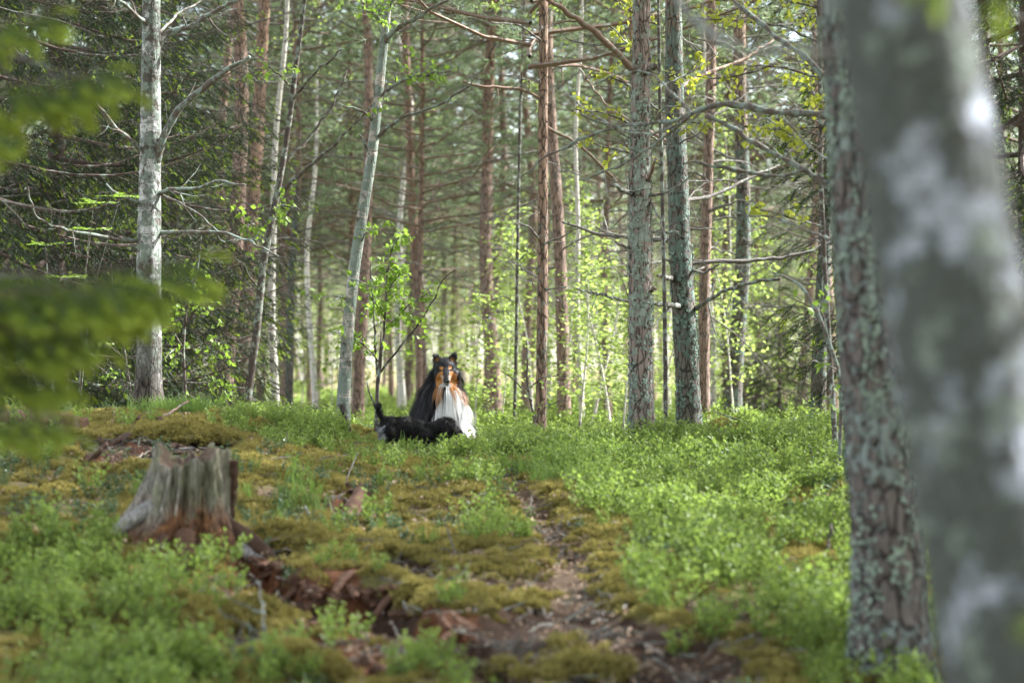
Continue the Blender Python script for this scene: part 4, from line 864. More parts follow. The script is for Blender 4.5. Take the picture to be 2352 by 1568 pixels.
for k, (xx, d) in enumerate([(5.9, 8), (6.8, 12), (8.6, 15.5), (11.5, 21), (-4.4, 11.5), (-5.6, 15), (-3.0, 2), (-1.6, -2.2), (1.9, -1.6), (.3, -5), (3.4, .6), (-3.8, -1.5), (4.8, -3), (2.75, 7.6), (3.3, 10.2), (4.1, 13.6), (4.9, 16.8), (-2.6, 8.4), (-3.3, 11.2), (-4.1, 14.4), (-5.0, 18), (2.3, 4.4), (-2.2, 5.2)]):  # unseen pines with widened crowns, added around the view to shade the foreground
    place_proto('pine_tree', 'tall unseen pine added outside the view to shade the foreground', 'tree', 'unseen shade pines', (xx, d, h1(xx, d)), PINES[(k * 3 + 1) % 3], 1.1, 1., (0, 0, 1), k * 1.7, 'pine', crown_s=1.45)
# spruces
def spruce(name, label, base, Ht, r, z0, nb, seed, L0=1.0, group=None, mats=None, brm=None, tilt=(0, 0, 1), azr=None):
    rng = np.random.default_rng(seed); t = thing(name, label, 'tree', base, group, quat_to(tilt))
    z = np.linspace(-.15, Ht, 40); P = np.stack([0*z, 0*z, z], 1); R = r * (1 - .93 * np.clip(z / Ht, 0, 1)) * (1 + .35 * np.exp(-np.clip(z, 0, 9) / .15))
    mb = MB(); trunk_tube(mb, P, R, 14, .05); obj('trunk', mb.mesh('trunk', [M['spruce']]), t)
    for k in range(nb):
        u = (k + rng.random() * .5) / nb; q = z0 + (Ht - z0) * u; a = k * 2.4 + rng.normal(0, .2)
        if azr is not None: a = azr[0] + (azr[1] - azr[0]) * rng.random()
        s = L0 * (1.15 * (1 - u) ** .8 + .12) * (.8 + .35 * rng.random())
        obj('branch', (brm or SPB)[int(rng.integers(0, 4))], t, loc=(0, 0, q), rot=(rng.normal(0, .1), rng.normal(.05, .12) - u * .25, a), scale=(s, s, s))
    return t
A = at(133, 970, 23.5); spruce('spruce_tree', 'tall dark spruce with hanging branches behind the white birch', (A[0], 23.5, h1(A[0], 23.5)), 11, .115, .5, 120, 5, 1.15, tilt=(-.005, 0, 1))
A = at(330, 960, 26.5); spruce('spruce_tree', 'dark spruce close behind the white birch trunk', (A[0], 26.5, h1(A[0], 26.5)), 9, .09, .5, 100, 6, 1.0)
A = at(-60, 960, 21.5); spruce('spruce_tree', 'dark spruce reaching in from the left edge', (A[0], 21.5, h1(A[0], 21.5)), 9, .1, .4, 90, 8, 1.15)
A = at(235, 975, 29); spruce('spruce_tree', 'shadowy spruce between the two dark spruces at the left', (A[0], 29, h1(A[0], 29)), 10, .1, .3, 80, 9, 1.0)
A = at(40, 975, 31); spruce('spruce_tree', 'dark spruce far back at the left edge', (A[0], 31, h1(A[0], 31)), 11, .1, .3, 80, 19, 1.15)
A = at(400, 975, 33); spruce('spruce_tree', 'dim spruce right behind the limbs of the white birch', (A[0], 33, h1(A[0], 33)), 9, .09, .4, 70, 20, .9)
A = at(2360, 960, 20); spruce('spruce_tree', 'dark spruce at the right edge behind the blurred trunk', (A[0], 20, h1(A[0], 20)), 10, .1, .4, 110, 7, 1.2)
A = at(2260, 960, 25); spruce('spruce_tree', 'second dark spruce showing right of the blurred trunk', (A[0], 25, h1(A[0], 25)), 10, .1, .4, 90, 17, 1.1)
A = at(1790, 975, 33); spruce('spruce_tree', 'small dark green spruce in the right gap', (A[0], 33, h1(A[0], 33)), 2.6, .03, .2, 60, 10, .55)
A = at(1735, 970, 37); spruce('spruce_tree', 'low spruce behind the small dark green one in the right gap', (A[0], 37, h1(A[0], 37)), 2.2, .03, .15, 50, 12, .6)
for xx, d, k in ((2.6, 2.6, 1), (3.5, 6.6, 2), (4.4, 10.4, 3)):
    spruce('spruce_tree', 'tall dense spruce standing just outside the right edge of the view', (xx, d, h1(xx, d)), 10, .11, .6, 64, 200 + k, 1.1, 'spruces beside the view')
# near young spruce at the left edge, out of focus
NB = [spruce_branch_mesh(61 + k, 1.0, True, .75, .95, 1.5, 'needle_near', 'tip_near') for k in range(4)]
SB = np.array([-2.05, 6.3, 0]); SB[2] = h1(SB[0], SB[1])
t = thing('spruce_tree', 'young out of focus spruce whose drooping branches fill the left edge', 'tree', tuple(SB))
z = np.linspace(-.1, 4.6, 30); mb = MB(); trunk_tube(mb, np.stack([0*z, 0*z, z], 1), .05 * (1 - .9 * z / 4.7), 12, .05); obj('trunk', mb.mesh('trunk', [M['spruce']]), t)
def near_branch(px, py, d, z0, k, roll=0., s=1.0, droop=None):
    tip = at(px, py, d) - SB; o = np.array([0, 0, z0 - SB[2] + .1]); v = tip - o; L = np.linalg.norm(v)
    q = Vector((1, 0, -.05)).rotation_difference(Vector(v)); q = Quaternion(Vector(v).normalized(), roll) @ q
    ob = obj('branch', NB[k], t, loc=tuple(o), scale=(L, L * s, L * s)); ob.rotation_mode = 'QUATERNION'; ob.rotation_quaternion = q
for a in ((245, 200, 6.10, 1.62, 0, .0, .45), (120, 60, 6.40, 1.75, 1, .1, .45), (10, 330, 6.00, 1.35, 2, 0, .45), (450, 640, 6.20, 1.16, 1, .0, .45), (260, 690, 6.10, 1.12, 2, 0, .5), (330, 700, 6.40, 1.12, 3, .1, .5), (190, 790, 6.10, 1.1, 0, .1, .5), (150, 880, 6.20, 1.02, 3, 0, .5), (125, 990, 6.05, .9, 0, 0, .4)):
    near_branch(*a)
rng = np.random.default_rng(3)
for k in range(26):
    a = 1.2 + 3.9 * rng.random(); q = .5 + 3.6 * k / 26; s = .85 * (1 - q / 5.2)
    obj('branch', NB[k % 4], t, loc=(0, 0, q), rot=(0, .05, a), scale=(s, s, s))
# rowan seedlings at the left
def rowan(label, px, py, d, tips, seed):
    b = ground_pt(px, py) if d is None else np.array([at(px, py, d)[0], d, 0]); b[2] = h1(b[0], b[1]); rng = np.random.default_rng(seed)
    t = thing('rowan_seedling', label, 'plant', tuple(b)); mb, lb = MB(), MB()
    for tx, ty, td in tips:
        e = at(tx, ty, td) - b; Q = lerp_poly([list(x_) for x_ in (np.zeros(3), e * [.3, .3, .55], e)], 14); add_tube(mb, Q, np.linspace(.006, .0025, 14), 4)
        for s in range(5):
            a = s * 1.3 + rng.random(); v = unit([math.cos(a), math.sin(a) * .6, .25]); L = .13 + .04 * rng.random(); K = [e + v * L * q / 5 + np.array([0, 0, -.03]) * (q / 5) ** 2 for q in range(6)]; add_tube(mb, K, [.0015] * 6, 3)
            sd_ = unit(np.cross(v, [0, 0, 1])); pp, dd = [], []
            for q in range(1, 6):
                for sg in (-1, 1): pp.append(K[q]); dd.append(v * .5 + sd_ * sg)
            pp.append(K[5]); dd.append(v); leaves(lb, np.array(pp), np.array(dd), .045, rng, 0, .2, .9)
    obj('stem', mb.mesh('stem', [M['twig_dark']]), t); obj('leaves', lb.mesh('leaves', [M['leaf_birch']], False), t, kind='stuff')
rowan('rowan seedling with feathery leaves under the dark spruce, leftmost', 120, 990, 18.6, [(105, 565, 18.5), (150, 640, 18.5)], 1)
rowan('rowan seedling with feathery leaves beside the white birch', 180, 990, 18.9, [(205, 530, 18.6), (275, 455, 18.6), (215, 470, 18.7)], 2)

# far wood beyond the trees one can tell apart
rng = np.random.default_rng(91); d = 92 + 130 * rng.random(330) ** 1.1; xx = (rng.random(330) * 2 - 1) * (.23 * d + 6); fp = np.stack([xx, d], 1)
scatter('far_woods', [p_['crown'] for p_ in FARPINES] + [EDGEB[0]['crown'], EDGEB[1]['crown'], PINES[3]['crown']], fp, .8, 1.25, 'dense far wood closing the view behind the trunks', .02, -.3)
scatter('far_trunks', [p_['trunk'] for p_ in FARPINES] + [EDGEB[0]['trunk'], EDGEB[1]['trunk'], PINES[3]['trunk']], fp, .8, 1.25, 'trunks of the far wood', .02, -.3)

# ------------------------------------------------------------------ stump, dead wood, moss
def wood_attr(name, rough=.9, stretch=(85, 85, 13), lichen=True):
    t = NT(name); a = t.n('ShaderNodeAttribute', attribute_name='col'); o = t.co(stretch)
    g = t.noise(o, 1.0, 6, .65); m = t.n('ShaderNodeMix', data_type='RGBA', blend_type='MULTIPLY'); m.inputs['Factor'].default_value = 1
    t.l(a.outputs['Color'], m.inputs['A']); t.l(t.ramp(g, (.33, .22), (.66, 1.3)), m.inputs['B']); c = m.outputs['Result']
    if lichen:
        lm = t.ramp(t.noise(t.co(), 16, 7, .7), (.57, 0), (.64, .75)); c = t.mix(lm, c, (.20, .22, .12))
    t.base(c); t.b.inputs['Roughness'].default_value = rough; t.bump(g, .9, .015); return t.m
M['stump'] = wood_attr('weathered stump wood'); M['rot'] = bark_simple('rotten red wood', (.035, .018, .012), (.16, .088, .056), 0, 45)
M['rot_dark'] = bark_simple('dark rotten wood', (.02, .012, .009), (.10, .055, .035), 0, 40); M['stick'] = bark_simple('bleached stick', (.20, .16, .13), (.42, .36, .31), .1)
M['barkslab'] = bark_simple('dark stump bark', (.03, .018, .013), (.13, .075, .05), .15, 35)

t = thing('tree_stump', 'old weathered grey stump with split rotten front and spreading roots', 'stump', tuple(STUMP)); SC = 12.0 / 10.4; t.scale = (SC, SC, SC)
nth, nzz = 220, 50; th = np.arange(nth) / nth * 2 * np.pi; zz = np.linspace(-.06, 1, nzz)
hh = .375 + .07 * (fbm(np.cos(th) * 2, np.sin(th) * 2, o=3) - .5) * 2 + .05 * (vnoise(th * 4, 0 * th) - .5) + .018 * (vnoise(th * 19, 0 * th + 3) - .5)
front = np.exp(-((th - 4.62) / .30) ** 2) + .8 * np.exp(-((th - 5.25) / .16) ** 2)         # the split face towards the path
V, C = [], []
for k, u in enumerate(zz):
    fl = (1 - np.clip(u, 0, 1)) ** 2.0
    roots = .35 + 1.25 * np.exp(-((np.angle(np.exp(1j * (th - 3.5)))) / .42) ** 2) + .55 * np.exp(-((np.angle(np.exp(1j * (th - 5.55)))) / .35) ** 2) + .5 * np.exp(-((np.angle(np.exp(1j * (th - 1.0)))) / .4) ** 2) + .45 * np.exp(-((np.angle(np.exp(1j * (th - 4.3)))) / .22) ** 2)
    fl_ = .012 * np.sin(th * 11 + u * 2) + .02 * (vnoise(np.cos(th) * 9, np.sin(th) * 9, 0 * th + u * 1.2) - .5) + .026 * (vnoise(np.cos(th) * 20, np.sin(th) * 20, 0 * th + u * 3) - .5) + .014 * (vnoise(np.cos(th) * 48, np.sin(th) * 48, 0 * th + u * 5) - .5)
    r = .150 + .150 * fl * roots + fl_ - .05 * np.clip(front, 0, 1) * (.35 + .65 * sstep(.95, .3, u)) * sstep(-.1, .1, u)
    zc = np.where(u < 0, u, u * hh)
    V.append(np.stack([np.cos(th) * r + .022 * u, np.sin(th) * r, zc], 1))
    rot = np.clip(front * sstep(.75, .25, u) + sstep(.50, .12, u + .35 * (vnoise(th * 5, 0 * th + u * 6) - .5)) * .9, 0, 1)[:, None]
    gray = np.array([.33, .31, .27]) * (.55 + .5 * vnoise(th * 7, 0 * th + u))[:, None]; gray = gray * (1 - .35 * np.clip(front, 0, 1))[:, None]
    grn = sstep(.35, .7, vnoise(th * 3 + 4, 0 * th + u * 2))[:, None] * .5 * sstep(.2, .6, u); gray = gray * (1 - grn) + np.array([.19, .20, .10]) * grn
    red = np.array([.20, .095, .045]) * (.4 + 1.0 * vnoise(th * 9, 0 * th + u * 14))[:, None]
    C.append(gray * (1 - rot) + red * rot)
for q, dz in ((.93, -.004), (.80, -.02), (.5, -.05), (.15, -.08)):
    V.append(V[nzz - 1] * [q, q, 1] + [0, 0, dz] + np.stack([0 * th, 0 * th, .02 * (vnoise(np.cos(th) * 7 * q, np.sin(th) * 7 * q) - .5)], 1)); C.append(np.full((nth, 3), .16) * [1.1, .8, .6])
i = np.arange(len(V) - 1)[:, None] * nth; j = np.arange(nth)[None, :]
mb = MB(); mb.add(np.concatenate(V), np.stack([i + j, i + (j + 1) % nth, i + nth + (j + 1) % nth, i + nth + j], -1).reshape(-1, 4), 0, np.concatenate(C))
o_ = mb.n - nth; mb.V.append(np.array([[0.02, 0, .29]])); mb.C.append(np.array([[.12, .07, .04]])); mb.F.append((np.array([[o_ + k, o_ + (k + 1) % nth, mb.n] for k in range(nth)]), 0)); mb.n += 1
obj('wood_shell', mb.mesh('wood_shell', [M['stump']], True, True), t)
def slab(name, parent, pts, w0, th_, mat, rng, col=None, seg=8, nrm=(0, -1, 0)):
    """an irregular flat piece of wood along a line"""
    Q = lerp_poly(pts, 12); n = len(Q); T = unit(np.gradient(Q, axis=0)); N = unit(np.array(nrm) - T * (T @ np.array(nrm))[:, None]); W = np.cross(T, N); mb = MB(); V = []
    for k in range(n):
        e = (w0[0] + (w0[1] - w0[0]) * k / (n - 1)) * (.75 + .5 * rng.random()); tt = th_ * (.7 + .6 * rng.random())
        for a in range(seg):
            an = a * 6.283 / seg; ca = np.sign(math.cos(an)) * abs(math.cos(an)) ** .7; sa = math.sin(an); V.append(Q[k] + W[k] * e / 2 * ca + N[k] * tt / 2 * sa)
    i = np.arange(n - 1)[:, None] * seg; j = np.arange(seg)[None, :]
    mb.add(V, np.stack([i + j, i + (j + 1) % seg, i + seg + (j + 1) % seg, i + seg + j], -1).reshape(-1, 4), 0, col)
    mb.F.append((np.arange(seg)[None, ::-1], 0)); mb.F.append(((n - 1) * seg + np.arange(seg)[None, :], 0))
    return obj(name, mb.mesh(name, [mat], False, col is not None), parent)
rng = np.random.default_rng(21); pm_ = 10.4 / FPX
def sp(px, py, dy=0.): return np.array([(px - 425) * pm_, dy, (1250 - py) * pm_])
slab('bark_slab', t, [sp(532, 1064, .0), sp(533, 1110, .01), sp(528, 1160, .02), sp(522, 1215, .02)], (.07, .05), .03, M['barkslab'], rng, nrm=(-.6, -.8, 0))
slab('bark_slab', t, [sp(350, 1100, -.03), sp(340, 1130, -.02), sp(325, 1160, 0)], (.035, .03), .025, M['barkslab'], rng, nrm=(.5, -.8, 0))
for a, wd in (([(424, 1075, -.14), (424, 1120, -.165), (417, 1185, -.20)], .012), ([(402, 1090, -.14), (396, 1130, -.168), (384, 1180, -.21)], .014)):
    slab('splinter', t, [sp(*q) for q in a], (wd, wd * .7), .012, M['stump'], rng, np.array([.24, .22, .19]))
for k, (pts, m) in enumerate([([(360, 1165, -.12, .035), (300, 1205, -.17, .028), (250, 1245, -.22, .022), (205, 1285, -.28, .012)], 'stump'), ([(520, 1215, -.06, .045), (570, 1235, -.10, .035), (620, 1270, -.16, .028), (660, 1315, -.25, .02)], 'rot_dark'), ([(440, 1225, -.2, .04), (445, 1255, -.26, .04), (440, 1300, -.36, .03)], 'rot'), ([(390, 1235, -.19, .03), (385, 1265, -.27, .03), (370, 1290, -.34, .02)], 'rot_dark'), ([(560, 1255, -.12, .03), (600, 1290, -.16, .026), (625, 1320, -.2, .016)], 'stump')]):
    Q = lerp_poly([list(sp(*q[:3])) + [q[3]] for q in pts], 22); gz = np.array([(h1(STUMP[0] + q[0] * SC, STUMP[1] + q[1] * SC) - STUMP[2]) / SC for q in Q]); Q[:, 2] = np.maximum(np.minimum(Q[:, 2], gz + .16 * (1 - np.linspace(0, 1, 22))), gz - .01)
    mb = MB(); trunk_tube(mb, Q[:, :3], Q[:, 3], 12, .25); me = mb.mesh('root', [M[m]], True)
    if m == 'stump':
        a = me.color_attributes.new('col', 'FLOAT_COLOR', 'POINT'); a.data.foreach_set('color', np.tile([.33, .32, .31, 1], len(me.vertices)).astype(np.float32))
    obj('root', me, t)
for px, py, s in ((430, 1235, .05), (395, 1225, .04), (470, 1240, .05), (500, 1230, .04), (445, 1215, .035), (460, 1205, .03), (415, 1250, .04), (525, 1225, .045)):
    p0 = sp(px, py, -.20 + .04 * rng.random()); slab('rotten_chip', t, [p0, p0 + np.array([rng.normal(0, .02), -.01, -s])], (s * .7, s * .5), s * .5, M['rot'], rng)

def stick(name, label, pts, wpx, mat='stick', d=None, twigs=0, cat='stick', group=None, seed=0, lift=.015):
    """pts: (px, py, height px above the ground there)"""
    rng = np.random.default_rng(seed + len(label)); A = []
    for q in pts:
        g = ground_pt(q[0], q[1] + (q[2] if len(q) > 2 else 0)); A.append([g[0], g[1], g[2] + lift + (q[2] / FPX * g[1] if len(q) > 2 else 0), wpx / FPX * g[1] / 2])
    A = np.array(A); b = A[0, :3].copy(); A[:, :3] -= b; Q = lerp_poly(A, 16); Q[:, :3] += rng.normal(0, .004, (16, 3)); mb = MB(); add_tube(mb, Q[:, :3], Q[:, 3] * np.linspace(1, .6, 16) * (.85 + .3 * rng.random(16)), 6)
    for k in range(twigs):
        j = rng.integers(3, 15); dead_branch(mb, Q[j, :3], unit(Q[min(15, j+1), :3] - Q[j-1, :3]) + rand_dirs(1, rng)[0] * .8 + [0, 0, .3], .1 + .15 * rng.random(), Q[j, 3] * .5, rng, 2, 0, .0, 4)
    me = mb.mesh(name, [M[mat]]); o = obj(name, me, loc=tuple(b)); return tag(o, label, cat, group)
stick('dead_stick', 'pale broken stick lying flat between the stump and the brown root', [(655, 1203), (700, 1200), (750, 1203), (800, 1206)], 9)
stick('dead_stick', 'short upright orange brown splinter behind the pale flat stick', [(712, 1200), (705, 1180, 10), (697, 1165, 24)], 11, 'limb_red')
stick('dead_branch', 'lichen covered grey branch lying on the moss below the dogs', [(1072, 1162), (1100, 1166), (1130, 1178), (1150, 1190)], 12, 'twig_lich', twigs=4)
stick('dead_stick', 'thin grey stick beside the lichen branch on the moss', [(1010, 1178), (1030, 1190), (1040, 1200)], 6, 'twig')
stick('dead_stick', 'bleached stick leaning on the rotten log', [(880, 1408, 10), (900, 1435), (925, 1480)], 11)
stick('dead_stick', 'bent grey stick crossing the top of the rotten log', [(865, 1425), (872, 1400, 16), (895, 1390, 12)], 8, 'twig')
stick('dead_stick', 'thin forked stick left of the rotten log', [(780, 1390), (810, 1375, 6), (835, 1365, 12)], 7, 'twig', twigs=1)
stick('dead_stick', 'thin curved root end arching over the brown root', [(855, 1225), (850, 1190, 14), (862, 1160, 6)], 6, 'twig')
stick('dead_stick', 'flat tan stick on the path near its bend', [(1285, 1292), (1310, 1290), (1345, 1286)], 9, 'limb_red')
stick('dead_stick', 'tan stick at the lower end of the path', [(1480, 1490), (1505, 1500), (1525, 1512)], 12, 'stick')
stick('dead_stick', 'reddish stick at the bottom edge by the path', [(1440, 1560), (1470, 1545), (1490, 1535)], 14, 'limb_red')
stick('dead_stick', 'upright thin lichen twig in the blueberries near the blotched birch', [(1872, 1095), (1866, 1050, 30), (1858, 1025, 62)], 6, 'twig_lich', twigs=2)
stick('dead_stick', 'thin pale twig arching above the blueberries near the blotched birch', [(1890, 1110), (1920, 1080, 30), (1945, 1060, 40)], 5, 'stick', twigs=2)
stick('dead_stick', 'grey stick poking up in the blueberries beside the furrowed pine', [(1900, 1280), (1905, 1245, 30), (1910, 1215, 60)], 9, 'twig')
stick('dead_branch', 'pale curved root lying at the left edge behind the stump', [(25, 1040), (45, 1020, 10), (75, 1008, 14), (100, 1020)], 13, 'limb_red')
stick('dead_branch', 'grey dead branch on the ground at the far left', [(0, 1008), (60, 1005, 4), (140, 1020)], 9, 'twig', twigs=3)
stick('dead_stick', 'pale stick lying against the foot of the white birch', [(352, 975), (395, 950, 14), (432, 925, 34)], 9, 'limb_red')
stick('dead_stick', 'root stub at the left of the white birch foot', [(275, 990), (300, 975, 8), (320, 960, 16)], 14, 'rot_dark')
stick('dead_stick', 'thin pale twig on the bare soil behind the stump', [(300, 1065), (335, 1045, 8), (360, 1035, 8)], 5, 'stick')
stick('dead_stick', 'dark stub of root beside the mossy boulder', [(1690, 1020), (1730, 1015, 4), (1775, 1005, 8)], 12, 'rot_dark')
t = tag(stick('lichen_twig', 'spindly dead twig hung with pale lichen in front of the stump', [(640, 1530), (608, 1480, 30), (605, 1400, 90), (590, 1340, 110)], 7, 'twig_lich', seed=4), None, None, None)
rng = np.random.default_rng(4)
for k, pts in enumerate([[(612, 1470, 40), (560, 1430, 60), (500, 1400, 70)], [(605, 1410, 85), (550, 1385, 90), (490, 1345, 100)], [(610, 1440, 60), (580, 1460, 40), (575, 1500, 20)], [(575, 1440, 55), (575, 1490, 30), (585, 1540, 8)], [(560, 1430, 60), (545, 1470, 40), (530, 1510, 16)]]):
    A = []
    for q in pts: A.append(list(at(q[0], q[1], t.location[1]) - np.array(t.location)))
    Q = lerp_poly(A, 12); Q += rng.normal(0, .004, (12, 3)); mb = MB(); add_tube(mb, Q, np.linspace(.004, .002, 12) * (.8 + 1.2 * rng.random(12)), 5); obj('side_twig', mb.mesh('side_twig', [M['twig_lich']]), t)
# rotten log, lower middle
def log_(name, label, pts, d0, d1, mat, rough, cat, seg=20, furrow=.01):
    n = len(pts); d0, d1 = D(d0), D(d1); A = np.array([list(at(p[0], p[1], d0 + (d1 - d0) * k / (n - 1))) + [p[2] * 1.2] for k, p in enumerate(pts)]); 
    for q in A: q[2] = h1(q[0], q[1]) + q[3] * .35
    b = A[0, :3].copy(); A[:, :3] -= b; Q = lerp_poly(A, 60); R = Q[:, 3] * (.85 + .35 * fbm(np.arange(60) * .3, np.zeros(60), o=3)); mb = MB(); V, N, F, a = tube_data(Q[:, :3], R, seg)
    ln = np.linspace(0, 8, 60)[:, None]; ds = (fbm(np.cos(a)[None] * 3 + 0 * ln, np.sin(a)[None] * 3 + 0 * ln, ln * .8, 4) - .5) * rough - furrow * (vnoise(np.cos(a)[None] * 8 + 0 * ln, np.sin(a)[None] * 8 + 0 * ln, ln * .5) > .6)
    V = (V + N * ds[:, :, None] * np.ones((1, 1, 3))).reshape(-1, 3); mb.add(V, F); e = len(V) - seg; mb.F.append((np.arange(seg)[None, ::-1], 0)); mb.F.append((e + np.arange(seg)[None, :], 0))
    return tag(obj(name, mb.mesh(name, [M[mat]]), loc=tuple(b)), label, cat)
log_('rotten_log', 'reddish brown rotten log half sunk in the moss at the lower middle', [(800, 1350, .035), (880, 1385, .05), (960, 1420, .055), (1050, 1465, .05), (1125, 1505, .045)], 8.8, 7.3, 'rot', .05, 'log')
log_('rotten_log', 'crumbling brown log at the left edge behind the stump', [(-60, 1058, .07), (30, 1055, .08), (110, 1050, .07), (200, 1040, .05)], 15.2, 15.6, 'rot', .06, 'log')
log_('dead_root', 'brown twisted root end in the moss above the rotten log', [(760, 1195, .03), (800, 1170, .04), (830, 1140, .05), (845, 1110, .03)], 12.0, 13.6, 'rot', .05, 'root')
log_('dead_root', 'dark root running from the stump towards the rotten log', [(640, 1290, .03), (690, 1330, .03), (740, 1340, .02)], 9.6, 8.9, 'rot_dark', .03, 'root')
rng = np.random.default_rng(33)
def chips(label, places, mat, size, name='rotten_wood'):
    size = size * 1.25; c = ground_pt(*places[0][:2]); t = thing(name, label, 'dead wood', tuple(c))
    for px, py in places:
        for q in range(4):
            g = ground_pt(px + rng.normal(0, 16), py + rng.normal(0, 10)) - c; v = unit([rng.normal(0, .6), rng.normal(-.6, .5), rng.normal(-.1, .35)]) * size * (.5 + rng.random())
            slab('wood_chip', t, [g - v * .5 + [0, 0, .02], g + [0, 0, .028], g + v * .5 + [0, 0, .012]], (size * .45, size * .25), size * .16, M[mat], rng, nrm=(rng.normal(0, .4), -.3, 1))
chips('heap of crumbled red brown rotten wood right of the lichen twig', [(700, 1370), (735, 1400), (750, 1440), (720, 1460), (690, 1420), (760, 1400)], 'rot', .10)
chips('red brown rotten wood crumbling out of the dark bank below the path', [(620, 1315), (680, 1350), (760, 1372), (850, 1372), (950, 1410), (1050, 1465), (800, 1365), (900, 1385)], 'rot', .11)
chips('torn brown wood fibres around the twisted root end', [(820, 1125), (805, 1150), (840, 1165), (790, 1180)], 'rot_dark', .08)
chips('rotten fragments below the stump', [(520, 1265), (470, 1285), (560, 1275), (610, 1300)], 'rot', .06)
chips('dark fibres of bark on the bare soil mound at the left', [(200, 1060), (270, 1050), (340, 1040), (240, 1030), (400, 1045)], 'rot_dark', .12)
chips('crumbs of wood at the foot of the white birch', [(320, 985), (350, 990), (300, 1000)], 'rot_dark', .10)
chips('brown wood crumbs at the bottom edge left of the middle', [(800, 1550), (840, 1530), (870, 1555)], 'rot', .06)
# moss cushions
def mound(label, px, py, rx, ry, rz, name='moss_cushion', cat='moss', n=700, seed=0, d=None):
    rng = np.random.default_rng(seed); c = ground_pt(px, py); q_ = 1.25 if c[1] < 14 else 1.; rx, ry, rz = rx * q_, ry * q_, rz * q_; t = thing(name, label, cat, tuple(c))
    k = 40; a = np.arange(k) / k * 6.283; V = []
    for i_ in range(12):
        f = i_ / 11 * 1.45; r = math.cos(f); zz_ = math.sin(f)
        q = 1 + .35 * (fbm(np.cos(a) * 2 + seed, np.sin(a) * 2, 0 * a + f * 2, 3) - .5) * 2
        V.append(np.stack([np.cos(a) * rx * r * q, np.sin(a) * ry * r * q, zz_ * rz * q - .02], 1))
    i = np.arange(11)[:, None] * k; j = np.arange(k)[None, :]; mb = MB(); VV = np.concatenate(V); mb.add(VV, np.stack([i + j, i + (j + 1) % k, i + k + (j + 1) % k, i + k + j], -1).reshape(-1, 4)); mb.F.append((11 * k + np.arange(k)[None, :], 0))
    obj('mound', mb.mesh('mound', [M['moss_base']]), t)
    mb = MB(); I = rng.integers(0, len(VV), n); P = VV[I] + rng.normal(0, .012, (n, 3)); D = unit(P / [rx, ry, rz]) + [0, 0, .4]
    needles(mb, P, D, 9, .03, .008, rng, .9, 0, .01); obj('moss', mb.mesh('moss', [M['moss']], False), t, kind='stuff')
M['moss_base'] = bark_simple('moss underside', (.05, .042, .012), (.13, .11, .03), 0, 30)
mound('yellow moss cushion right of the stump beside the dark root', 640, 1240, .22, .22, .07, seed=1)
mound('golden moss cushion between the root and the path side', 760, 1300, .2, .25, .06, seed=2)
mound('big olive moss cushion with a blueberry sprig below the stump', 400, 1450, .17, .16, .11, seed=3, n=1100)
mound('yellow moss cushion behind the lichen twig', 585, 1440, .15, .16, .09, seed=4, n=1000)
mound('yellow green moss cushion at the bottom edge under the lichen twig', 680, 1545, .15, .12, .08, seed=5, n=900)
mound('dark moss cushion in the shade at the lower left', 110, 1430, .14, .12, .07, seed=6)
mound('round mossy boulder right of the dark grey pine', 1665, 1022, .20, .2, .16, 'mossy_boulder', 'boulder', 1400, 7)
mound('low olive moss mound beside the mossy boulder', 1745, 1018, .22, .2, .07, seed=8)
mound('golden moss bank capping the bare soil at the left', 400, 1005, .42, .4, .09, seed=9, n=2200)
mound('rounded golden moss knoll on top of the crest right of the white birch', 478, 985, .14, .14, .08, seed=10)
mound('moss cushion at the bottom edge below the path', 1330, 1540, .16, .14, .05, seed=11)
mound('moss patch at the foot of the furrowed pine', 2090, 1555, .16, .12, .06, seed=12)

